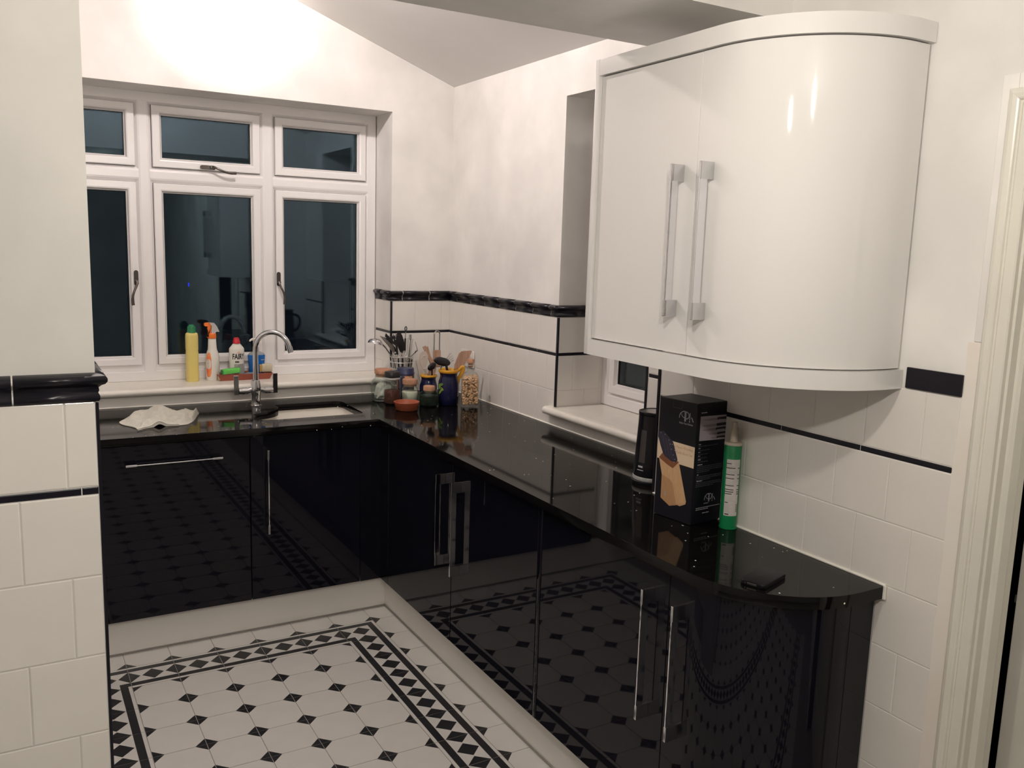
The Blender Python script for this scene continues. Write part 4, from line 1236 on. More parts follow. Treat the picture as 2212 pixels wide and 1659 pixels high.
# ------------------------------------------------------------------ cloth on the worktop
bm = new_bm()
nu, nv = 96, 56
grid = []
rnd = random.Random(3)
for i in range(nu + 1):
    colv = []
    for j in range(nv + 1):
        u, v = i / nu, j / nv
        x = -0.165 + 0.33 * u
        wd_ = 0.100 + 0.035 * math.sin(PI * u) - 0.045 * max(0, u - 0.62) / 0.38 * 1.4
        yy = -wd_ + 2 * wd_ * v + 0.11 * (u - 0.5) + 0.03 * math.sin(u * 7)
        e = min(u, 1 - u, v, 1 - v)
        edge = min(1, e / 0.10)
        h = 0.010 + 0.020 * math.sin(PI * min(1, u * 1.05)) * math.sin(PI * v) + 0.012 * math.exp(-((u - 0.45) / 0.16) ** 2 - ((v - 0.62) / 0.25) ** 2) \
            + 0.006 * math.sin(9 * u + 5 * v) * edge + 0.004 * math.sin(17 * u - 11 * v) * edge + 0.017 * math.exp(-((u - 0.93) / 0.09) ** 2) * (1 - 0.5 * v)
        h *= (0.25 + 0.75 * edge)
        h += 0.013 * math.exp(-((u - 0.30) / 0.07) ** 2) * math.exp(-(v / 0.22) ** 2)
        h = 0.0035 + (h - 0.0035) * 1.25 + 0.0022 * noise.noise((x * 160, yy * 160, 1)) * edge + 0.005 * noise.noise((x * 38, yy * 38, 5)) * edge
        colv.append(bm.verts.new((x + 0.01 * math.sin(6 * v), yy, max(0.0035, h))))
    grid.append(colv)
for i in range(nu):
    for j in range(nv): face(bm, [grid[i][j], grid[i + 1][j], grid[i + 1][j + 1], grid[i][j + 1]])
top = list(bm.faces)
r = bmesh.ops.extrude_face_region(bm, geom=top)
for v in [q for q in r['geom'] if isinstance(q, bmesh.types.BMVert)]: v.co.z = max(0.0004, v.co.z - 0.008)
CLOTH = thing('towel', 'crumpled cream terry cloth lying on the worktop left of the sink', 'cloth', (-1.505, -0.345, ZW), 0.22)
obj('cloth_body', bm, M_TOWEL, CLOTH, 80)
path = [(-0.165 + 0.33 * k / 30 * 0.52 - 0.002, -0.1 - 0.035 * math.sin(PI * k / 30 * 0.52) + 0.11 * (k / 30 * 0.52 - 0.5) + 0.03 * math.sin(k / 30 * 0.52 * 7) - 0.001, 0.006 + 0.016 * math.exp(-((k / 30 * 0.52 - 0.30) / 0.07) ** 2)) for k in range(31)]
bm = new_bm(); tube(bm, path, 0.0011, 6); obj('stitching', bm, M_STITCH, CLOTH, 60)

# ------------------------------------------------------------------ wall socket
sc = thing('wall_socket', 'white double socket plate on the tiles behind the pasta bottle', 'socket', (-0.004, -0.235, 1.095))
bm = new_bm(); box(bm, -0.006, 0.0, -0.073, 0.073, -0.043, 0.043, bev=0.003); obj('plate', bm, M_SOCKET, sc, 40)
for s_ in (-1, 1):
    bm = new_bm(); box(bm, -0.0085, -0.0055, s_ * 0.033 - 0.007, s_ * 0.033 + 0.007, 0.012, 0.030, bev=0.001); obj('switch', bm, M_SOCKET, sc, 40)
    bm = new_bm(); box(bm, -0.0068, -0.0058, s_ * 0.035 - 0.003, s_ * 0.035 + 0.003, -0.012, -0.004)
    for q in (-1, 1): box(bm, -0.0068, -0.0058, s_ * 0.035 + q * 0.011 - 0.003, s_ * 0.035 + q * 0.011 + 0.003, -0.028, -0.024)
    obj('pin_holes', bm, M_INK, sc, None)

# ------------------------------------------------------------------ jars and pots in the corner
def jar_glass(bm, prof, seg=32, wall=0.0025, sx=1, sy=1, power=None, floor_t=0.006):
    inner = []
    for r, z in prof[::-1]:
        inner.append((max(r - wall, 0.002), max(z, prof[0][1] + floor_t)))
    lathe(bm, prof + inner, seg, cap0=True, cap1=True, sx=sx, sy=sy, power=power)

j = thing('spice_jar', 'square jar of brown powder with a black lid beside the terracotta dish', 'jar', (-0.462, -0.331, ZW), 0.25)
bm = new_bm(); jar_glass(bm, [(0.033, 0.0), (0.036, 0.004), (0.036, 0.095), (0.034, 0.112), (0.030, 0.124), (0.0295, 0.131)], power=3.5); obj('glass', bm, M_CLEARGLASS, j, 40)
bm = new_bm(); lathe(bm, [(0.031, 0.0065), (0.0325, 0.009), (0.0325, 0.066), (0.030, 0.070)], 28, power=3.5); obj('contents', bm, M_COFFEE, j, 50)
bm = new_bm(); lathe(bm, [(0.0315, 0.1315), (0.0320, 0.134), (0.0320, 0.157), (0.0305, 0.159)], 28, power=4.5); obj('lid', bm, M_BLACKP, j, 40)
bm = new_bm(); lathe(bm, [(0.0302, 0.1225), (0.0330, 0.124), (0.0330, 0.1312), (0.0302, 0.1314)], 28, power=3.5); obj('collar', bm, M_GREYP, j, 40)

j = thing('sugar_jar', 'round glass jar of white sugar with a cork lid behind the terracotta dish', 'jar', (-0.344, -0.272, ZW))
bm = new_bm(); jar_glass(bm, [(0.039, 0.0), (0.0425, 0.005), (0.0425, 0.050), (0.040, 0.062), (0.0345, 0.070), (0.0340, 0.084)]); obj('glass', bm, M_JARGLASS, j, 50)
bm = new_bm(); lathe(bm, [(0.037, 0.0065), (0.0395, 0.010), (0.0395, 0.046), (0.036, 0.049)], 28); obj('contents', bm, M_SUGAR, j, 50)
bm = new_bm(); lathe(bm, [(0.030, 0.074), (0.0305, 0.0845), (0.0365, 0.085), (0.0372, 0.106), (0.0355, 0.109), (0.02, 0.110)], 28); obj('cork_lid', bm, M_CORK, j, 40)

j = thing('terracotta_dish', 'small round terracotta dish on the worktop in front of the jars', 'dish', (-0.458, -0.497, ZW))
bm = new_bm(); lathe(bm, [(0.045, 0.0), (0.050, 0.004), (0.0585, 0.034), (0.0605, 0.040), (0.0585, 0.0415), (0.0555, 0.036), (0.047, 0.007), (0.01, 0.006)], 40); obj('dish_body', bm, M_TERRAG, j, 50)
for n_, (x, y, z, r) in enumerate(((-0.02, -0.01, 0.016, 0.010), (0.008, 0.012, 0.016, 0.009), (0.022, -0.012, 0.016, 0.008), (-0.004, 0.022, 0.016, 0.010))):
    bm = new_bm(); lathe(bm, [(r * 0.3, 0), (r, r * 0.5), (r * 0.9, r * 1.1), (r * 0.25, r * 1.7), (0.001, r * 2.3)], 12); bmesh.ops.translate(bm, verts=bm.verts, vec=(-0.458 + x, -0.497 + y, ZW + 0.0066))
    o = link_mesh('pink_scrap', bm, M_PINK, None, True, True)
    tag(o, 'small pale pink scrap lying in the round terracotta dish', 'scrap', 'pink scraps in the terracotta dish')

j = thing('herb_jar', 'six sided green glass jar of dark herbs with a cork lid', 'jar', (-0.316, -0.439, ZW), 0.3)
bm = new_bm(); jar_glass(bm, [(0.040, 0.0), (0.043, 0.004), (0.043, 0.056), (0.037, 0.066), (0.029, 0.071), (0.0285, 0.077)], 6 * 5, power=4.0); obj('glass', bm, M_DKGLASS, j, 30)
bm = new_bm(); lathe(bm, [(0.036, 0.0065), (0.0385, 0.01), (0.0385, 0.050), (0.034, 0.053)], 24, power=4.0); obj('contents', bm, M_DKHERB, j, 50)
bm = new_bm(); lathe(bm, [(0.0245, 0.068), (0.025, 0.0772), (0.0288, 0.0775), (0.0290, 0.094), (0.0275, 0.0985), (0.015, 0.099)], 24); obj('cork_lid', bm, M_CORK, j, 40)

def jug_inner(prof, wall=0.005):
    return [(max(r - wall, 0.004), max(z, 0.008)) for r, z in prof[::-1]]
POT1 = Vector((-0.249, -0.285, ZW)); POT2 = Vector((-0.212, -0.436, ZW))
j = thing('utensil_jug', 'smaller cobalt blue jug with a yellow rim holding white and wooden utensils', 'jug', POT1)
pf = [(0.036, 0.0), (0.040, 0.004), (0.0445, 0.045), (0.044, 0.075), (0.037, 0.098), (0.0355, 0.108), (0.0385, 0.117)]
bm = new_bm(); lathe(bm, pf + jug_inner(pf), 36); obj('pot', bm, M_COBALT, j, 50)
bm = new_bm(); lathe(bm, [(0.0387, 0.1165), (0.0420, 0.119), (0.0425, 0.125), (0.0400, 0.129), (0.0350, 0.127), (0.0335, 0.120), (0.0387, 0.1165)], 36, cap0=False, cap1=False); obj('rim', bm, M_YGLAZE, j, 60)
j = thing('utensil_jug', 'larger cobalt blue jug with a yellow rim, yellow handle and painted lemon leaf', 'jug', POT2)
pf = [(0.043, 0.0), (0.0475, 0.005), (0.0500, 0.05), (0.0505, 0.088), (0.0485, 0.115), (0.0425, 0.135), (0.0415, 0.146), (0.0450, 0.158)]
bm = new_bm(); lathe(bm, pf + jug_inner(pf), 40); obj('pot', bm, M_COBALT, j, 50)
bm = new_bm(); lathe(bm, [(0.0447, 0.1575), (0.0500, 0.162), (0.0510, 0.170), (0.0490, 0.175), (0.0440, 0.173), (0.0400, 0.162), (0.0447, 0.1575)], 40, cap0=False, cap1=False); obj('rim', bm, M_YGLAZE, j, 60)
bm = new_bm(); tube(bm, bez((0.046, -0.004, 0.166), (0.080, -0.008, 0.215), (0.082, -0.010, 0.160), (0.052, -0.004, 0.128), 10) + [(0.050, -0.003, 0.110), (0.0475, -0.002, 0.098)], [0.0085, 0.0100, 0.0105, 0.0105, 0.010, 0.010, 0.0095, 0.009, 0.009, 0.0085, 0.008, 0.0075, 0.006], 12, flat=1.25); obj('handle', bm, M_YGLAZE, j, 60)
bm = new_bm()
for a0, z0, ln, wd_, tl in ((-2.90, 0.103, 0.034, 0.013, 0.3), (-2.80, 0.086, 0.034, 0.012, -0.6), (-3.05, 0.090, 0.028, 0.012, 1.2), (-2.88, 0.068, 0.028, 0.010, 0.9)):
    P = []
    for k in range(12):
        t = 2 * PI * k / 12; u, v = ln / 2 * math.cos(t), wd_ / 2 * math.sin(t) * (1 + 0.3 * math.cos(t))
        uu, vv = u * math.cos(tl) - v * math.sin(tl), u * math.sin(tl) + v * math.cos(tl)
        a = a0 + uu / 0.047; P.append(bm.verts.new((0.0514 * math.cos(a), 0.0514 * math.sin(a), z0 + vv)))
    face(bm, P)
obj('painted_leaf', bm, M_LEAF, j, None)

j = thing('pasta_bottle', 'square clear glass bottle of pasta with a cork stopper by the tiled wall', 'bottle', (-0.138, -0.522, ZW), -0.42)
pf = [(0.041, 0.0), (0.0435, 0.004), (0.0435, 0.130), (0.0420, 0.148), (0.033, 0.163), (0.0175, 0.172), (0.0150, 0.180), (0.0150, 0.206), (0.0165, 0.208), (0.0165, 0.213)]
bm = new_bm(); jar_glass(bm, pf, 40, 0.0025, power=3.2, floor_t=0.009); obj('glass', bm, M_CLEARGLASS, j, 50)
bm = new_bm(); lathe(bm, [(0.0115, 0.194), (0.0118, 0.2135), (0.0170, 0.214), (0.0172, 0.230), (0.0155, 0.233), (0.008, 0.2335)], 20); obj('cork_stopper', bm, M_CORK, j, 40)
bm = new_bm(); tube(bm, [(-0.017, 0, 0.204), (-0.024, 0, 0.205), (-0.026, 0, 0.216), (-0.019, 0, 0.222)], 0.0012, 6); tube(bm, [(0.017, 0, 0.204), (0.024, 0, 0.203), (0.025, 0, 0.190), (0.023, 0, 0.184)], 0.0012, 6)
lathe(bm, [(0.0158, 0.202), (0.0172, 0.203), (0.0158, 0.2045)], 16); obj('clip_wire', bm, M_WIRE, j, 50)
bm = new_bm()
rnd = random.Random(11)
for k in range(360):
    zz = 0.016 + 0.135 * rnd.random()
    lim = 0.0325 if zz < 0.135 else 0.0325 - (zz - 0.135) * 0.5
    if k < 270:
        s_ = rnd.choice((-1, 1)); q = rnd.uniform(-lim, lim)
        px_, py_ = (s_ * lim, q) if rnd.random() < 0.5 else (q, s_ * lim)
    else: px_, py_ = rnd.uniform(-lim, lim), rnd.uniform(-lim, lim)
    ax = Vector((rnd.uniform(-1, 1), rnd.uniform(-1, 1), rnd.uniform(-1, 1))).normalized()
    w = ax.orthogonal().normalized()
    c = Vector((px_, py_, zz))
    pts = []
    for t in (-1, 0, 1):
        q = c + ax * 0.0066 * t + w * (0.0034 * (1 - t * t))
        q.x = max(-0.0345, min(0.0345, q.x)); q.y = max(-0.0345, min(0.0345, q.y)); q.z = max(0.0135, q.z)
        pts.append(q)
    tube(bm, pts, 0.0046, 6)
o = obj('contents', bm, M_PASTA, j, 50)
o['kind'] = 'stuff'

j = thing('storage_jar', 'wide glass jar with a cork lid and crumpled white paper, leftmost of the jars', 'jar', (-0.462, -0.212, ZW))
pf = [(0.048, 0.0), (0.054, 0.005), (0.060, 0.040), (0.062, 0.080), (0.058, 0.098), (0.044, 0.110), (0.0405, 0.118), (0.0415, 0.134)]
bm = new_bm(); jar_glass(bm, pf, 36, 0.003); obj('glass', bm, M_JARGLASS, j, 50)
bm = new_bm(); lathe(bm, [(0.037, 0.119), (0.0375, 0.1345), (0.0425, 0.135), (0.0430, 0.153), (0.0405, 0.1565), (0.02, 0.157)], 32); obj('cork_lid', bm, M_CORK, j, 40)
bm = new_bm(); lathe(bm, [(0.030, 0.0065), (0.046, 0.012), (0.050, 0.030), (0.046, 0.050), (0.040, 0.072), (0.024, 0.090), (0.006, 0.098)], 14)
rnd = random.Random(5)
for v in bm.verts:
    q = rnd.uniform(0.72, 1.0); v.co.x *= q; v.co.y *= q
obj('contents', bm, M_PAPER, j, None)

j = thing('coffee_tub', 'round tub with a navy blue lid and an orange printed label behind the sugar', 'tub', (-0.330, -0.182, ZW))
bm = new_bm(); lathe(bm, [(0.042, 0.0), (0.044, 0.003), (0.044, 0.118), (0.042, 0.121)], 36); obj('body', bm, M_BLUELBL, j, 50)
bm = new_bm(); lathe(bm, [(0.0435, 0.1212), (0.0458, 0.122), (0.0458, 0.129), (0.0435, 0.132), (0.0435, 0.149), (0.0415, 0.152), (0.02, 0.1525)], 36); obj('lid', bm, M_BLUELID, j, 40)
CA = math.atan2(-0.91, -0.41)
bm = new_bm(); patch(bm, 0.0444, 0.092, 0.116, CA - 0.1, CA + 0.95, 1, 10); patch(bm, 0.0444, 0.03, 0.112, CA - 1.25, CA - 1.0, 1, 4); obj('label', bm, M_ORLBL, j, None)
bm = new_bm()
for k in range(4): oval_patch(bm, 0.0447, 0.106 + 0.003 * (k % 2), 0.007, CA + 0.10 + 0.2 * k, 0.07)
obj('label_print', bm, M_CREAM, j, None)
bm = new_bm(); patch(bm, 0.0447, 0.1095, 0.1135, CA - 0.75, CA - 0.45, 1, 4); obj('label_marks', bm, M_LPRINT, j, None)

# wire basket with a wire word across its front
BK = Vector((-0.306, -0.070, ZW))
j = thing('wire_basket', 'round chrome wire utensil basket with a wire word, in the corner', 'basket', BK)
def ring_pts(r, z, n=40): return [(r * math.cos(2 * PI * k / n), r * math.sin(2 * PI * k / n), z) for k in range(n)]
bm = new_bm()
for r_, z_ in ((0.046, 0.003), (0.0485, 0.05), (0.052, 0.095), (0.0545, 0.135), (0.058, 0.168), (0.0605, 0.196)): tube(bm, ring_pts(r_, z_), 0.0020, 6, closed=True)
for k in range(10):
    a = 2 * PI * k / 10 + 0.2
    tube(bm, [(0.046 * math.cos(a), 0.046 * math.sin(a), 0.003), (0.0525 * math.cos(a), 0.0525 * math.sin(a), 0.10), (0.0605 * math.cos(a), 0.0605 * math.sin(a), 0.196)], 0.0019, 6)
for k in range(-3, 4): 
    hw = math.sqrt(max(0.046 ** 2 - (k * 0.013) ** 2, 0)); tube(bm, [(-hw, k * 0.013, 0.003), (hw, k * 0.013, 0.003)], 0.0013, 6)
obj('wire_frame', bm, M_WIRE, j, 50)
bm = new_bm()
def wr(p):      # (u along the front in metres, height) -> wrapped wire point
    a = CA + 0.05 + p[0] / 0.062; return (0.0622 * math.cos(a), 0.0622 * math.sin(a), p[1])
word = []
word.append([(-0.034 + 0.008 * math.cos(t), 0.212 + 0.009 * math.sin(t)) for t in [R(60 + 25 * k) for k in range(13)]] + [(-0.022, 0.199), (-0.018, 0.205), (-0.016, 0.213)])
word.append([(-0.016, 0.213), (-0.017, 0.203), (-0.012, 0.198), (-0.006, 0.204), (-0.004, 0.213), (-0.005, 0.203), (-0.001, 0.198)])
word.append([(-0.001, 0.198), (0.006, 0.208), (0.011, 0.222), (0.008, 0.226), (0.004, 0.214), (0.004, 0.200), (0.009, 0.198)])
word.append([(-0.002, 0.2155), (0.014, 0.2175)])
word.append([(0.009, 0.198), (0.016, 0.208), (0.021, 0.222), (0.018, 0.226), (0.014, 0.214), (0.014, 0.201), (0.020, 0.198)])
word.append([(0.020, 0.199), (0.027, 0.203), (0.028, 0.210), (0.024, 0.212), (0.022, 0.205), (0.026, 0.198), (0.033, 0.201)])
for w in word: tube(bm, [wr(p) for p in w], 0.0025, 6)
obj('wire_lettering', bm, M_WIRE, j, 50)

# ------------------------------------------------------------------ utensils
def utensil(name, label, cat, base, parts):
    root = thing(name, label, cat, base)
    for pn, bm, m in parts:
        o = obj(pn, bm, m, None, 40); o.parent = root; o.location = o.location - root.location
    return root
def blob(bm, c, rx, ry, rz, tilt=(0, 0, 0), seg=18, half=False):
    n0 = len(bm.verts)
    prof = [(math.sin(PI * k / 10), -math.cos(PI * k / 10)) for k in range(1, 10 if not half else 6)]
    if half: prof += [(r * 0.9, z * 0.55 + 0.0) for r, z in prof[::-1]]
    lathe(bm, prof, seg)
    bm.verts.ensure_lookup_table()
    m = Matrix.Rotation(tilt[2], 4, 'Z') @ Matrix.Rotation(tilt[1], 4, 'Y') @ Matrix.Rotation(tilt[0], 4, 'X')
    for v in bm.verts[n0:]:
        q = m @ Vector((v.co.x * rx, v.co.y * ry, v.co.z * rz))
        v.co = q + Vector(c)
def plate(bm, pts, y, t=0.002):
    prism(bm, pts, y - t / 2, y + t / 2, 'y')
def strip(bm, p, q, w, t=0.002):
    """flat bar from p to q, its width in the XZ plane"""
    p, q = Vector(p), Vector(q); d = (q - p).normalized(); s_ = Vector((0, 1, 0)); n = d.cross(s_).normalized()
    vs = []
    for c in (p, q):
        for a, b_ in ((-1, -1), (1, -1), (1, 1), (-1, 1)): vs.append(bm.verts.new(c + n * a * w / 2 + s_ * b_ * t / 2))
    for f in ((3, 2, 1, 0), (4, 5, 6, 7), (0, 1, 5, 4), (1, 2, 6, 5), (2, 3, 7, 6), (3, 0, 4, 7)): face(bm, [vs[i] for i in f])
zb = ZW + 0.006
# in the wire basket
bm = new_bm(); tube(bm, [(-0.290, -0.052, zb), (-0.345, -0.050, 1.085), (-0.386, -0.048, 1.142), (-0.402, -0.048, 1.158)], [0.003, 0.003, 0.004, 0.005], 8)
bh = new_bm(); blob(bh, (-0.440, -0.046, 1.162), 0.040, 0.036, 0.030, (0, R(12) + PI, 0), 20, True)
utensil('ladle', 'steel ladle leaning left out of the wire basket', 'ladle', (-0.290, -0.052, zb), [('handle', bm, M_STEEL), ('bowl', bh, M_CHROME)])
bm = new_bm(); tube(bm, [(-0.300, -0.085, zb), (-0.335, -0.092, 1.095), (-0.352, -0.094, 1.125)], [0.0035, 0.0035, 0.005], 8)
bh = new_bm(); prism(bh, [(-0.436, 1.209), (-0.428, 1.206), (-0.400, 1.196), (-0.376, 1.178), (-0.352, 1.146), (-0.338, 1.118), (-0.352, 1.108), (-0.372, 1.132), (-0.394, 1.160), (-0.418, 1.186)], -0.0975, -0.0945, 'y')
utensil('serving_spoon', 'long steel spoon seen edge on above the basket front', 'spoon', (-0.300, -0.085, zb), [('handle', bm, M_STEEL), ('spoon_head', bh, M_STEEL)])
def holed(pts, y, holes, t=0.0025):
    bm = new_bm()
    vs = [bm.verts.new((x, y - t / 2, z)) for x, z in pts]
    es = [bm.edges.new((vs[i], vs[(i + 1) % len(vs)])) for i in range(len(vs))]
    for hx, hz, rx, rz, an in holes:
        hv = []
        for k in range(10):
            u, v = rx * math.cos(2 * PI * k / 10), rz * math.sin(2 * PI * k / 10)
            hv.append(bm.verts.new((hx + u * math.cos(an) - v * math.sin(an), y - t / 2, hz + u * math.sin(an) + v * math.cos(an))))
        es += [bm.edges.new((hv[i], hv[(i + 1) % 10])) for i in range(10)]
    bmesh.ops.triangle_fill(bm, use_beauty=True, edges=es, normal=(0, -1, 0))
    r = bmesh.ops.extrude_face_region(bm, geom=list(bm.faces))
    bmesh.ops.translate(bm, verts=[v for v in r['geom'] if isinstance(v, bmesh.types.BMVert)], vec=(0, t, 0))
    return bm
bh = holed([(-0.414, 1.206), (-0.410, 1.222), (-0.392, 1.232), (-0.362, 1.234), (-0.340, 1.228), (-0.330, 1.212), (-0.332, 1.186), (-0.342, 1.164), (-0.356, 1.158), (-0.372, 1.168)], -0.112,
           [(-0.396, 1.212, 0.0022, 0.011, 0.9), (-0.386, 1.202, 0.0022, 0.011, 0.9), (-0.367, 1.212, 0.003, 0.003, 0), (-0.354, 1.214, 0.003, 0.003, 0), (-0.356, 1.203, 0.003, 0.003, 0), (-0.357, 1.191, 0.003, 0.003, 0), (-0.369, 1.186, 0.0022, 0.007, 0.2)])
bm = new_bm(); tube(bm, [(-0.320, -0.095, zb), (-0.340, -0.104, 1.10), (-0.352, -0.110, 1.165)], [0.005, 0.005, 0.006], 8)
utensil('skimmer', 'black nylon slotted skimmer standing in the wire basket', 'skimmer', (-0.320, -0.095, zb), [('handle', bm, M_NYLON), ('skimmer_head', bh, M_NYLON)])
bh = new_bm(); prism(bh, [(-0.336, 1.226), (-0.320, 1.222), (-0.309, 1.206), (-0.298, 1.170), (-0.296, 1.128), (-0.318, 1.118), (-0.334, 1.150), (-0.342, 1.190)], -0.0865, -0.0835, 'y')
bm = new_bm(); tube(bm, [(-0.300, -0.078, zb), (-0.306, -0.083, 1.128)], 0.0055, 8)
utensil('turner', 'plain black nylon turner behind the slotted skimmer', 'turner', (-0.300, -0.078, zb), [('handle', bm, M_NYLON), ('blade', bh, M_NYLON)])
bm = new_bm(); tube(bm, [(-0.2795, -0.060, 1.220)] + [(-0.2785 + 0.0055 * math.cos(a), -0.060, 1.238 + 0.0105 * math.sin(a)) for a in [R(-100 - 32 * k) for k in range(11)]], 0.0026, 8)
b4 = new_bm(); tube(b4, [(-0.283, -0.060, 1.125), (-0.281, -0.060, 1.188)], [0.0055, 0.0045], 10)
bh = new_bm(); tube(bh, [(-0.287, -0.060, zb), (-0.283, -0.060, 1.124), (-0.281, -0.060, 1.188), (-0.279, -0.060, 1.221)], 0.0026, 8)
utensil('sharpening_steel', 'upright steel rod with black grip and hanging loop in the wire basket', 'utensil', (-0.287, -0.060, zb), [('hanging_loop', bm, M_BLACKP), ('grip', b4, M_BLACKP), ('rod', bh, M_STEEL)])
bm = new_bm(); tube(bm, [(-0.280, -0.085, zb), (-0.268, -0.090, 1.145), (-0.263, -0.090, 1.180)], [0.0028, 0.0028, 0.0034], 8)
bh = new_bm()
for k in (-1, 0, 1): tube(bh, [(-0.263, -0.090, 1.180), (-0.265 + 0.005 * k, -0.090, 1.188), (-0.266 + 0.005 * k, -0.090, 1.210)], 0.0016, 6)
utensil('carving_fork', 'thin steel fork standing at the right of the wire basket', 'fork', (-0.280, -0.085, zb), [('handle', bm, M_STEEL), ('tines', bh, M_STEEL)])
bm = new_bm()
for k in range(5):
    a = -0.6 + 0.3 * k
    tube(bm, [(-0.270, -0.050, zb + 0.02), (-0.266 + 0.03 * math.sin(a), -0.052, 1.11), (-0.262 + 0.046 * math.sin(a), -0.054, 1.150 + 0.04 * math.cos(a))], 0.0010, 5)
bh = new_bm(); tube(bh, [(-0.272, -0.049, zb), (-0.270, -0.050, zb + 0.05)], 0.005, 8)
utensil('skewer_bundle', 'bundle of thin steel wires sticking up in the wire basket', 'skewers', (-0.272, -0.049, zb), [('wires', bm, M_STEEL), ('wire_root', bh, M_STEEL)])
bm = new_bm(); tube(bm, [(-0.275, -0.062, zb), (-0.254, -0.075, 1.095), (-0.234, -0.082, 1.116)], 0.0030, 8)
bh = new_bm(); tube(bh, [(-0.234, -0.082, 1.112), (-0.233, -0.083, 1.119), (-0.228, -0.084, 1.123), (-0.223, -0.084, 1.122), (-0.226, -0.084, 1.140), (-0.236, -0.084, 1.172)], [0.003, 0.0032, 0.003, 0.002, 0.0012, 0.001], 8)
utensil('tin_opener_hook', 'thin black hook with a steel wire at the right edge of the basket', 'utensil', (-0.275, -0.062, zb), [('shaft', bm, M_STEEL), ('hook', bh, M_BLACKP)])
bm = new_bm(); strip(bm, (-0.300, -0.098, zb + 0.01), (-0.260, -0.088, 1.082), 0.018, 0.008)
utensil('knife_sheath', 'slanting black strip leaning against the right side of the wire basket', 'utensil', (-0.300, -0.098, zb), [('strip', bm, M_BLACKP)])
# leaning between the tub and the small jug
bm = new_bm(); strip(bm, (-0.188, -0.110, ZW + 0.004), (-0.216, -0.075, 1.075), 0.022, 0.006)
utensil('spatula', 'flat pale handled spatula leaning behind the smaller blue jug', 'spatula', (-0.188, -0.110, ZW + 0.004), [('blade', bm, M_WHITENYL)])

# in the smaller jug
x, y, z = POT1
zb1 = ZW + 0.010
bh = holed([(-0.306, 1.112), (-0.301, 1.136), (-0.286, 1.149), (-0.268, 1.145), (-0.257, 1.124), (-0.258, 1.098), (-0.268, 1.066), (-0.282, 1.058), (-0.296, 1.076)], -0.292, [(-0.281, 1.100, 0.0005, 0.0005, 0)])
tube(bh, [(-0.290, -0.2938, 1.112), (-0.288, -0.2942, 1.122), (-0.280, -0.2942, 1.126), (-0.272, -0.2938, 1.122)], 0.0018, 6)
bm = new_bm(); tube(bm, [(-0.256, -0.282, zb1), (-0.264, -0.288, 1.03), (-0.276, -0.292, 1.062)], [0.005, 0.0055, 0.007], 8)
utensil('white_spoon', 'broad white nylon spoon leaning left in the smaller blue jug', 'spoon', (-0.256, -0.282, zb1), [('handle', bm, M_WHITENYL), ('spoon_head', bh, M_WHITENYL)])
bh = new_bm(); blob(bh, (-0.242, -0.306, 1.072), 0.026, 0.007, 0.017, (0, R(-35), 0), 18)
bm = new_bm(); tube(bm, [(-0.244, -0.290, zb1), (-0.238, -0.302, 1.02), (-0.241, -0.305, 1.062)], [0.004, 0.004, 0.005], 8)
utensil('small_black_spoon', 'small black nylon spoon in front of the white one, in the smaller jug', 'spoon', (-0.244, -0.290, zb1), [('handle', bm, M_NYLON), ('spoon_head', bh, M_NYLON)])
bm = new_bm(); strip(bm, (-0.262, -0.276, zb1), (-0.226, -0.270, 1.090), 0.012, 0.006); strip(bm, (-0.226, -0.270, 1.088), (-0.266, -0.262, 1.168), 0.017, 0.006)
utensil('wooden_fork', 'flat pale wooden utensil slanting up left from the smaller blue jug', 'utensil', (-0.262, -0.276, zb1), [('wood', bm, M_WOOD)])
bm = new_bm(); strip(bm, (-0.252, -0.262, zb1), (-0.228, -0.268, 1.085), 0.012, 0.006); strip(bm, (-0.228, -0.266, 1.083), (-0.246, -0.248, 1.164), 0.014, 0.006)
utensil('wooden_spatula', 'second pale wooden utensil just right of the first in the smaller jug', 'utensil', (-0.252, -0.262, zb1), [('wood', bm, M_WOOD)])
bm = new_bm(); box(bm, -0.217, -0.175, -0.268, -0.258, 1.060, 1.148, bev=0.003)
bh = new_bm(); tube(bh, [(-0.2115, -0.263, 1.146), (-0.2115, -0.263, 1.225)] + [(-0.1965 + 0.015 * math.cos(a), -0.263, 1.228 + 0.016 * math.sin(a)) for a in [PI - PI * k / 8 for k in range(9)]] + [(-0.1815, -0.263, 1.225), (-0.1815, -0.263, 1.146)], 0.0034, 8)
b3 = new_bm(); strip(b3, (-0.238, -0.300, zb1), (-0.208, -0.268, 1.064), 0.012, 0.005)
utensil('wooden_masher', 'wooden handled utensil with a tall steel hanging loop, behind the blue jugs', 'utensil', (-0.238, -0.300, zb1), [('handle', bm, M_WOOD), ('hanging_loop', bh, M_STEEL), ('shaft', b3, M_WOOD)])

# in the larger jug
bh = new_bm(); blob(bh, (-0.256, -0.452, 1.116), 0.046, 0.007, 0.021, (0, R(15), 0), 22)
bm = new_bm(); tube(bm, [(-0.205, -0.440, zb1), (-0.222, -0.450, 1.05), (-0.236, -0.452, 1.104)], [0.005, 0.006, 0.007], 8)
utensil('black_ladle', 'large black nylon spoon leaning left out of the larger blue jug', 'spoon', (-0.205, -0.440, zb1), [('handle', bm, M_NYLON), ('spoon_head', bh, M_NYLON)])
bm = new_bm(); tube(bm, [(-0.222, -0.420, zb1), (-0.246, -0.415, 1.081)], 0.003, 8)
bh = new_bm()
for dz, ex, ez in ((0.010, -0.190, 1.150), (0.004, -0.182, 1.138), (-0.002, -0.178, 1.126), (-0.008, -0.176, 1.114)):
    tube(bh, [(-0.246, -0.415, 1.081 + dz * 0.3), (-0.232, -0.415, 1.094 + dz), (ex, -0.412, ez)], 0.0017, 6)
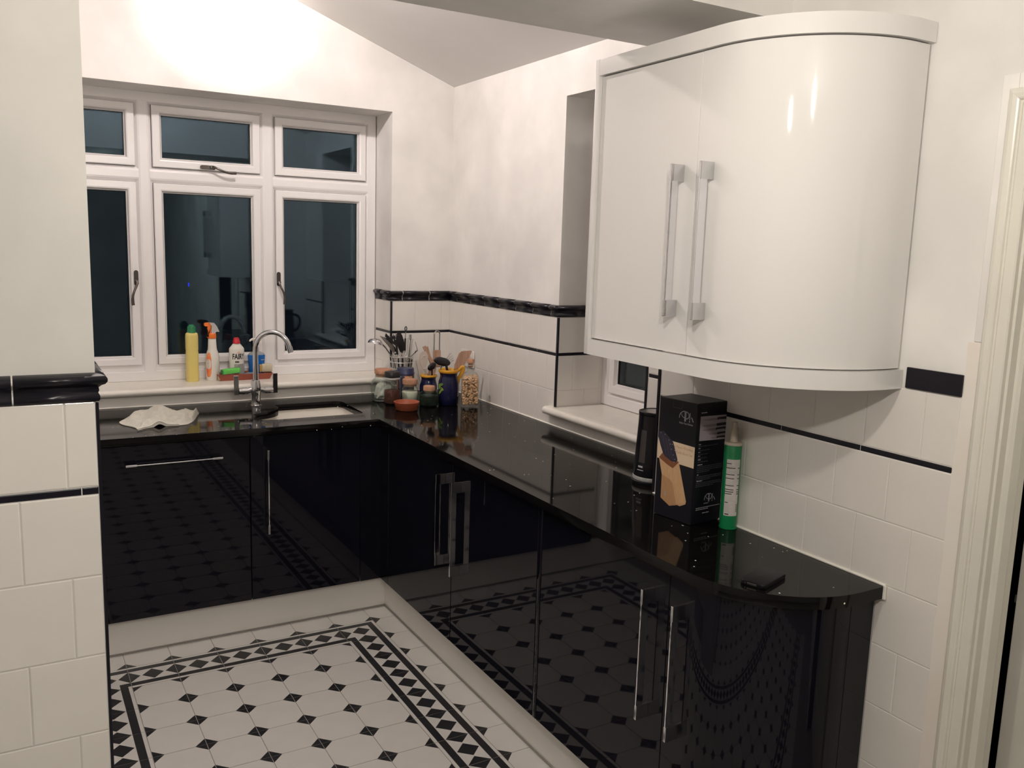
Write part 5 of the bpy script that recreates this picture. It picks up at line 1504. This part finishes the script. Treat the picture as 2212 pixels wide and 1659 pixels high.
utensil('pasta_fork', 'steel pronged utensil with parallel tines pointing right above the larger jug', 'fork', (-0.222, -0.420, zb1), [('handle', bm, M_STEEL), ('tines', bh, M_STEEL)])
bh = new_bm(); prism(bh, [(-0.187, 1.079), (-0.187, 1.095), (-0.178, 1.118), (-0.165, 1.150), (-0.150, 1.162), (-0.100, 1.164), (-0.094, 1.160), (-0.108, 1.130), (-0.128, 1.100), (-0.150, 1.084), (-0.170, 1.079)], -0.449, -0.444, 'y')
bm = new_bm(); strip(bm, (-0.186, -0.438, zb1), (-0.181, -0.446, 1.084), 0.012, 0.005)
utensil('wooden_turner', 'wide wooden turner with a slanted end leaning right in the larger jug', 'turner', (-0.186, -0.438, zb1), [('handle', bm, M_WOOD), ('blade', bh, M_WOOD)])

# ------------------------------------------------------------------ kettle
k_ = thing('kettle', 'tall black kettle with a grey base band standing behind the knife block box', 'kettle', (-0.196, -1.985, ZW), 0.0)
bm = new_bm(); lathe(bm, [(0.066, 0.026), (0.0665, 0.032), (0.0645, 0.060), (0.062, 0.110), (0.0595, 0.160), (0.0575, 0.205), (0.057, 0.232)], 36); obj('body', bm, M_KETTLE, k_, 50)
bm = new_bm(); lathe(bm, [(0.070, 0.0), (0.0715, 0.003), (0.0715, 0.010), (0.068, 0.0125)], 36); obj('base', bm, M_KETTLE, k_, 40)
bm = new_bm(); lathe(bm, [(0.0672, 0.0128), (0.0682, 0.0145), (0.0678, 0.024), (0.0665, 0.0258)], 36); obj('base_band', bm, M_GREYLBL, k_, 40, 'grey band')
bm = new_bm(); lathe(bm, [(0.0573, 0.2323), (0.0583, 0.234), (0.0573, 0.243), (0.052, 0.2445), (0.050, 0.240), (0.010, 0.240)], 36); obj('lid', bm, M_KETTLE, k_, 40)
bm = new_bm(); lathe(bm, [(0.048, 0.2402), (0.048, 0.2425), (0.012, 0.244)], 30); obj('lid_plate', bm, M_STEEL, k_, 40)
KA = math.atan2(-2.2, -1.88)
def rk(z):
    pr_ = [(0.0665, 0.032), (0.0645, 0.060), (0.062, 0.110), (0.0595, 0.160), (0.0575, 0.205)]
    for (r0, z0), (r1, z1) in zip(pr_, pr_[1:]):
        if z0 <= z <= z1: return r0 + (r1 - r0) * (z - z0) / (z1 - z0) + 0.0006
    return 0.0672
bm = new_bm(); patch(bm, 0, 0.075, 0.185, KA - 0.85, KA - 0.45, 1, 5, rfun=rk); obj('water_gauge', bm, M_GAUGE, k_, None)
bm = new_bm(); patch(bm, 0, 0.058, 0.064, KA - 0.85, KA - 0.55, 1, 5, rfun=rk); patch(bm, 0, 0.048, 0.0505, KA - 0.9, KA - 0.5, 1, 5, rfun=rk); obj('maker_marks', bm, M_LPRINT, k_, None)
bm = new_bm(); tube(bm, bez((0.052, 0.020, 0.205), (0.105, 0.06, 0.215), (0.11, 0.06, 0.11), (0.058, 0.022, 0.080), 14), 0.010, 10); obj('handle', bm, M_KETTLE, k_, 60)

# ------------------------------------------------------------------ knife block box
BX_L, BX_C, BX_R = Vector((-0.421, -2.269, 0)), Vector((-0.404, -2.411, 0)), Vector((-0.2775, -2.4005, 0))
UF = (BX_C - BX_L).normalized(); US = (BX_R - BX_C).normalized()
HB = 0.3505
bxo = thing('knife_block_box', 'tall black printed cardboard box picturing a wooden knife block', 'box', (BX_C.x, BX_C.y, ZW + 0.0012))
BX_K = BX_L + (BX_R - BX_C)
c0 = Vector((BX_C.x, BX_C.y, 0))
cor = [BX_L - c0, BX_C - c0, BX_R - c0, BX_K - c0]
bm = new_bm()
prism(bm, [(p.x, p.y) for p in cor], 0.0, HB, 'z')
bmesh.ops.bevel(bm, geom=list(bm.edges), offset=0.0012, segments=2, profile=0.5, affect='EDGES', clamp_overlap=True)
obj('carton', bm, M_CARD, bxo, None)
cen = sum((p for p in cor), Vector()) / 4
bm = new_bm(); prism(bm, [((p - cen).x * 0.985 + cen.x, (p - cen).y * 0.985 + cen.y) for p in cor], HB + 0.0002, HB + 0.0016, 'z')
obj('lid_flap', bm, M_CARD, bxo, None)
def on_face(which, u, v, lift):
    A, U = (BX_L, UF) if which == 'f' else (BX_C, US)
    n = U.cross(Vector((0, 0, 1)))     # outward
    p = A - c0 + U * u + n * lift
    return (p.x, p.y, v)
def prints(name, which, polys, material, lift, label=None):
    bm = new_bm()
    for pts in polys:
        vs = [bm.verts.new(on_face(which, u, v, lift)) for u, v in pts]
        f = face(bm, vs)
    bmesh.ops.triangulate(bm, faces=[f for f in bm.faces if len(f.verts) > 4])
    o = obj(name, bm, material, bxo, None)
    if label: o['label'] = label
    return o
def print_text(name, which, body, size, u, v, material, lift, align='LEFT', tilt=0.0, bold=0.0, sx=1.0, pivot=None):
    bm = text_bm(body, size, align, bold)
    for q in bm.verts:
        uu, vv = q.co.x * sx, q.co.y
        q.co = on_face(which, u + uu, v + vv, lift)
    return obj(name, bm, material, bxo, None)
def stroke(pts, w):
    """thick polyline as a list of quads"""
    out = []
    for (a, b) in zip(pts, pts[1:]):
        d = Vector((b[0] - a[0], b[1] - a[1])); n = Vector((-d.y, d.x)).normalized() * w / 2; e = d.normalized() * w * 0.2
        out.append([(a[0] + n.x - e.x, a[1] + n.y - e.y), (a[0] - n.x - e.x, a[1] - n.y - e.y), (b[0] - n.x + e.x, b[1] - n.y + e.y), (b[0] + n.x + e.x, b[1] + n.y + e.y)])
    return out
def logo(which, u, v, s, material, lift):
    """arched A, P, I and a falling stroke; s is the width of the whole mark"""
    def q(pts): return [(u + a * s, v + b * s) for a, b in pts]
    P = []
    P += stroke(q([(0.00, 0.08)] + [(0.36 - 0.36 * math.cos(t), 0.10 + 0.36 * math.sin(t)) for t in [R(8 + 10 * k) for k in range(9)]]), 0.045 * s)
    P += stroke(q([(0.12 + 0.0 , 0.30)] + [(0.36 - 0.22 * math.cos(t), 0.32 - 0.20 * math.sin(t)) for t in [R(15 * k) for k in range(1, 7)]]), 0.035 * s)
    P += stroke(q([(0.375, 0.46), (0.375, -0.06)]), 0.045 * s)
    P += stroke(q([(0.435, 0.46), (0.435, -0.06)]), 0.045 * s)
    P += stroke(q([(0.44, 0.445)] + [(0.46 + 0.20 * math.sin(t), 0.265 + 0.185 * math.cos(t)) for t in [R(15 * k) for k in range(0, 13)]] + [(0.44, 0.08)]), 0.04 * s)
    P += stroke(q([(0.72, 0.42), (0.715, 0.06)]), 0.04 * s)
    P += stroke(q([(0.71, 0.0), (0.709, -0.06)]), 0.05 * s)
    P += stroke(q([(0.83, 0.20), (0.90, 0.10), (0.955, -0.01)]), 0.05 * s)
    prints('logo', which, P, material, lift)
prints('cream_band', 'f', [[(0.0008, 0.2310), (0.1422, 0.2275), (0.1422, 0.1662), (0.0008, 0.1692)]], M_CREAM, 0.0003)
prints('knife_block_picture', 'f', [[(0.0093, 0.1702), (0.0649, 0.1503), (0.0866, 0.1728), (0.1222, 0.0646), (0.1205, 0.0562), (0.0992, 0.0453), (0.0853, 0.0471), (0.0599, 0.0364), (0.0241, 0.053), (0.0236, 0.1235)]], M_KWOOD, 0.0005)
prints('knife_block_dark_part', 'f', [[(0.0236, 0.1235), (0.0518, 0.1165), (0.0673, 0.1068), (0.0853, 0.0471), (0.0599, 0.0364), (0.0241, 0.053)]], M_KWOOD2, 0.0007)  # darker tan part of the printed block
prints('knife_block_top', 'f', [[(0.0084, 0.1714), (0.0231, 0.1893), (0.0436, 0.1763), (0.0687, 0.1684), (0.0819, 0.1752), (0.0866, 0.1728), (0.0649, 0.1503), (0.0416, 0.1571)]], M_KBROWN, 0.0007)
prints('knife_handles_picture', 'f', [[(0.0025, 0.2482), (0.0217, 0.2532), (0.0421, 0.2398), (0.0605, 0.2275), (0.0759, 0.1858), (0.0817, 0.1778), (0.0754, 0.1699), (0.0581, 0.1701), (0.0328, 0.1793), (0.0232, 0.188), (0.0128, 0.2073), (0.0010, 0.2343)]], M_KHANDLE, 0.0009)
studs = []
for u, v in ((0.012, 0.246), (0.028, 0.244), (0.044, 0.230), (0.050, 0.219), (0.056, 0.205), (0.064, 0.190), (0.071, 0.178), (0.068, 0.204), (0.058, 0.220)):
    studs.append([(u + 0.0014 * math.cos(a), v + 0.0014 * math.sin(a)) for a in [2 * PI * k / 6 for k in range(6)]])
prints('rivets_print', 'f', studs, M_LPRINT, 0.0011)
lines = []
for k in range(3): lines += stroke([(0.018 + 0.013 * k, 0.240 - 0.007 * k), (0.030 + 0.013 * k, 0.205 - 0.008 * k), (0.038 + 0.014 * k, 0.180 - 0.003 * k)], 0.0012)
prints('handle_edges_print', 'f', lines, M_DPRINT, 0.0010)
prints('seal_print', 'f', [[(0.0375, 0.078), (0.0435, 0.0765), (0.0435, 0.063), (0.0375, 0.064)]], M_GREYLBL, 0.0009)
logo('f', 0.078, 0.2985, 0.0545, M_LPRINT, 0.0004)
print_text('tagline', 'f', 'Refine Your Kitchen', 0.0078, 0.0785, 0.2885, M_LPRINT, 0.0004, bold=0.00005, sx=0.80)
print_text('title', 'f', '6 Piece Wooden', 0.0112, 0.0655, 0.2165, M_KWOOD2, 0.0005, sx=0.92)
print_text('title', 'f', 'Knife Block Set', 0.0112, 0.0745, 0.2010, M_KWOOD2, 0.0005, sx=0.88)
tabp = [(0.0527, 0.3465), (0.0885, 0.3460), (0.0865, 0.3290), (0.0527, 0.3290)]
prints('flap_slot', 'f', stroke(tabp[1:3], 0.0007) + stroke(tabp[2:], 0.0009) + stroke([tabp[3], tabp[0]], 0.0006), M_DPRINT, 0.0004)
prints('picture_panel', 's', [[(0.0145, 0.3150), (0.1262, 0.3125), (0.1262, 0.2408), (0.0138, 0.2447)]], M_PANEL, 0.0003)
kh = [(0.084, 0.122, 0.3040, 0.0090), (0.082, 0.122, 0.2868, 0.0088), (0.0795, 0.120, 0.2745, 0.0085), (0.086, 0.120, 0.2610, 0.0072), (0.085, 0.119, 0.2492, 0.0066)]
hp, bp_ = [], []
tips = [0.0233, 0.0220, 0.0203, 0.050, 0.058]
for (a, b_, v, h), t in zip(kh, tips):
    hp.append([(a, v - h * 0.5), (a + 0.006, v - h * 0.28), (b_ - 0.005, v - h * 0.30), (b_, v - h * 0.5), (b_ + 0.0015, v + h * 0.2), (b_ - 0.004, v + h * 0.42), (a + 0.004, v + h * 0.40), (a - 0.001, v + h * 0.30)])
    bp_.append([(a, v - h * 0.45), (t + (a - t) * 0.45, v - h * 0.50), (t + (a - t) * 0.15, v - h * 0.15), (t, v + h * 0.10), (t + (a - t) * 0.2, v + h * 0.28), (a, v + h * 0.32)])
prints('blades_picture', 's', bp_, M_BLADE, 0.0005)
prints('handles_picture', 's', hp, M_KHANDLE, 0.0006)
bars = []
rr = random.Random(2)
def para(u0, v, w, n, dv=0.0055, h=0.0020):
    for k in range(n):
        uu = u0; vv = v - k * dv
        end = u0 + w * (1 if k < n - 1 else rr.uniform(0.4, 0.8))
        while uu < end:
            L2 = min(rr.uniform(0.004, 0.011), end - uu)
            bars.append([(uu, vv), (uu + L2, vv), (uu + L2, vv + h), (uu, vv + h)]); uu += L2 + 0.0016
for v, w in ((0.2275, 0.10), (0.2155, 0.075), (0.2040, 0.065), (0.1930, 0.065), (0.1820, 0.10)): para(0.0138, v, w, 1)
para(0.0120, 0.168, 0.105, 4, 0.0052); para(0.0110, 0.139, 0.105, 3, 0.005); para(0.0110, 0.120, 0.105, 3, 0.005)
prints('small_print', 's', bars, M_DPRINT, 0.0004)
bars = []
para(0.0160, 0.3235, 0.042, 1, h=0.003)
for v, w in ((0.2330, 0.020), (0.2215, 0.018), (0.2100, 0.017), (0.1990, 0.018), (0.1885, 0.018), (0.1735, 0.026), (0.1445, 0.012), (0.1255, 0.036)): para(0.0138, v, w, 1, h=0.0026)
para(0.018, 0.0455, 0.10, 2, 0.0050); para(0.046, 0.0285, 0.044, 1, h=0.0026); para(0.050, 0.0565, 0.040, 1)
prints('small_print_headings', 's', bars, M_LPRINT, 0.0004)
logo('s', 0.051, 0.0640, 0.046, M_LPRINT, 0.0004)

# ------------------------------------------------------------------ sealant tube
tu = thing('sealant_tube', 'green sealant cartridge with a white label and nozzle by the tiled wall', 'tube', (-0.3125, -2.4660, ZW), 0.0)
bm = new_bm(); lathe(bm, [(0.0242, 0.002), (0.0242, 0.241), (0.0236, 0.2425)], 32); obj('cartridge', bm, M_TUBE, tu, 40)
bm = new_bm(); lathe(bm, [(0.0235, 0.0), (0.0255, 0.0005), (0.0255, 0.004), (0.0243, 0.0045)], 32); obj('base_rim', bm, M_TUBE, tu, 40)
bm = new_bm(); lathe(bm, [(0.0243, 0.2412), (0.0255, 0.242), (0.0255, 0.247), (0.023, 0.250), (0.012, 0.2505)], 32); obj('end_cap', bm, M_NOZZLE, tu, 40)
bm = new_bm(); lathe(bm, [(0.0115, 0.2507), (0.0105, 0.257), (0.0085, 0.275), (0.0072, 0.300), (0.0082, 0.304), (0.0074, 0.306)], 20)
tube(bm, [(0.013, 0.006, 0.2507), (0.013, 0.006, 0.288)], [0.0065, 0.0050], 12); obj('nozzle', bm, M_NOZZLE, tu, 50)
TA = math.atan2(-4.2246 + 2.466, -2.0673 + 0.3125)
L0, L1 = TA - 0.62, TA + 1.05
bm = new_bm(); patch(bm, 0.0245, 0.040, 0.203, L0, L1, 1, 14); obj('label', bm, M_LABEL, tu, None)
bm = new_bm()
for z0, a1, gap in ((0.190, 0.35, 0), (0.1775, 0.62, 1), (0.1585, 0.58, 1), (0.1475, 0.58, 1), (0.1270, 0.58, 1), (0.1155, 0.58, 1), (0.1090, 0.58, 1), (0.1030, 0.48, 1)):
    patch(bm, 0.0249, z0, z0 + 0.0022, L0, L0 + (L1 - L0) * a1, 1, 8)
    if gap: patch(bm, 0.0249, z0, z0 + 0.0022, L0 + (L1 - L0) * 0.80, L1 - 0.02, 1, 3)
patch(bm, 0.0248, 0.0775, 0.0800, L0 + 0.06, L0 + 0.45, 1, 3)
patch(bm, 0.0248, 0.0435, 0.0465, L0 + 0.12, L0 + 0.60, 1, 3)
for k in range(9): patch(bm, 0.0248, 0.052 + k * 0.0026, 0.0532 + k * 0.0026, L1 - 0.28, L1 - 0.04, 1, 2)
obj('label_print', bm, M_INK, tu, None)
bm = new_bm()
rr = random.Random(9)
for k in range(7): patch(bm, 0.0248, 0.051 + k * 0.0036, 0.0522 + k * 0.0036, L0 + 0.06, L0 + rr.uniform(0.6, 0.95), 1, 4)
for zz, n in ((0.183, 1), (0.165, 2), (0.152, 1), (0.132, 3), (0.0835, 4)):
    for q in range(n): patch(bm, 0.0248, zz + q * 0.0042, zz + q * 0.0042 + 0.0012, L0 + 0.06, L0 + rr.uniform(0.9, 1.25), 1, 5)
obj('label_fine_print', bm, M_FINE, tu, None)
bm = new_bm()
for k in range(5): oval_patch(bm, 0.02455, 0.2175, 0.0055, L0 + 0.42 + 0.16 * k, 0.055, n=10)
obj('cartridge_print', bm, M_DGREEN, tu, None)

# ------------------------------------------------------------------ phone
ph = thing('phone', 'black mobile phone lying on the curved end of the worktop', 'phone', (-0.5245, -2.808, ZW), R(18))
bm = new_bm()
pts = []
for cx_, cy_, a0 in ((0.049, 0.021, 0), (-0.049, 0.021, PI / 2), (-0.049, -0.021, PI), (0.049, -0.021, 1.5 * PI)):
    pts += [(cx_ + 0.011 * math.cos(a0 + PI / 2 * k / 5), cy_ + 0.011 * math.sin(a0 + PI / 2 * k / 5)) for k in range(6)]
prism(bm, pts, 0.0, 0.011, 'z')
bev = [e for e in bm.edges if abs(e.verts[0].co.z - e.verts[1].co.z) < 1e-6]
bmesh.ops.bevel(bm, geom=bev, offset=0.003, segments=3, profile=0.5, affect='EDGES', clamp_overlap=True)
obj('case', bm, M_PHONE, ph, 50)
bm = new_bm(); box(bm, -0.0612, -0.0600, -0.012, 0.012, 0.003, 0.008, bev=0.0005); box(bm, -0.0609, -0.0600, 0.015, 0.018, 0.0035, 0.0075); obj('side_port', bm, M_STEEL, ph, None)

# ------------------------------------------------------------------ ceiling lights
cl = thing('ceiling_light', 'white ceiling spotlight fitting hanging from the ridge by the window wall', 'light', (RIDGE_X, -0.95, RIDGE_Z))
def part_w(name, bm, m, root):
    o = obj(name, bm, m, None, 40); o.parent = root; o.location = o.location - root.location
bm = new_bm(); lathe(bm, [(0.055, 2.855), (0.055, 2.895), (0.02, 2.898)], 24, RIDGE_X, -0.98); part_w('ceiling_plate', bm, M_UPVC, cl)
bm = new_bm(); lathe(bm, [(0.012, 2.790), (0.020, 2.797), (0.022, 2.812), (0.016, 2.830), (0.012, 2.838)], 16, RIDGE_X, -0.985, 0); part_w('bulb', bm, M_BULB, cl)
bm = new_bm(); lathe(bm, [(0.014, 2.838), (0.014, 2.856)], 16, RIDGE_X, -0.985); part_w('bulb_holder', bm, M_UPVC, cl)
bm = new_bm(); tube(bm, [(RIDGE_X, -0.95, 2.856), (RIDGE_X - 0.01, -0.93, 2.70), (-1.222, -0.90, 2.60)], 0.006, 10); part_w('stem', bm, M_UPVC, cl)
bm = new_bm(); lathe(bm, [(0.012, 2.492), (0.013, 2.50), (0.017, 2.525), (0.026, 2.545), (0.028, 2.575), (0.018, 2.60), (0.008, 2.605)], 20, -1.222, -0.90); part_w('spot_head', bm, M_SHADE, cl)
x, y = -1.32, -3.22
pd = thing('pendant_light', 'bare bulb pendant hanging in the near room just above the view', 'light', (x, y, 2.40))
bm = new_bm(); lathe(bm, [(0.04, 2.375), (0.045, 2.38), (0.045, 2.399), (0.02, 2.3995)], 24, x, y); tube(bm, [(x, y, 2.376), (x, y, 2.165)], 0.003, 8); part_w('cord', bm, M_UPVC, pd)
bm = new_bm(); lathe(bm, [(0.013, 2.135), (0.015, 2.14), (0.015, 2.165), (0.006, 2.17)], 16, x, y); part_w('bulb_holder', bm, M_UPVC, pd)
bm = new_bm(); lathe(bm, [(0.006, 2.063), (0.014, 2.070), (0.0175, 2.085), (0.014, 2.105), (0.011, 2.118), (0.011, 2.135)], 16, x, y); part_w('bulb', bm, M_BULB2, pd)
x, y = -1.86, -4.28
c2 = thing('ceiling_light', 'white round ceiling light in the near room above the viewer', 'light', (x, y, 2.40))
bm = new_bm(); lathe(bm, [(0.05, 2.372), (0.06, 2.38), (0.06, 2.399), (0.02, 2.3995)], 24, x, y); part_w('ceiling_plate', bm, M_UPVC, c2)
bm = new_bm(); lathe(bm, [(0.012, 2.285), (0.024, 2.295), (0.027, 2.315), (0.018, 2.345), (0.013, 2.358), (0.013, 2.372)], 16, x, y); part_w('bulb', bm, M_BULB3, c2)

# small control on the near room wall whose blue display shows in the window glass
wcn = thing('wall_control', 'small white wall control with a blue lit display, behind the viewer', 'control', (STEP, -5.40, 1.155))
bm = new_bm(); box(bm, STEP - 0.022, STEP - 0.0005, -5.46, -5.34, 1.11, 1.20, bev=0.004); part_w('control_case', bm, M_SOCKET, wcn)
bm = new_bm(); box(bm, STEP - 0.0235, STEP - 0.0222, -5.435, -5.385, 1.135, 1.175); part_w('display', bm, mat('blue_lit_display', (0.02, 0.02, 0.3), 0.3, emit=(0.03, 0.04, 1.0), estr=9, vary=0.01), wcn)

for o in list(COL.objects):      # fine print and letters too small to pick apart singly
    if o.parent and o.name.split('.')[0] in ('small_print', 'small_print_headings', 'label_fine_print', 'label_print', 'label_marks', 'maker_marks', 'rivets_print', 'cartridge_print', 'handle_edges_print', 'lettering_block', 'pin_holes'):
        o['kind'] = 'stuff'
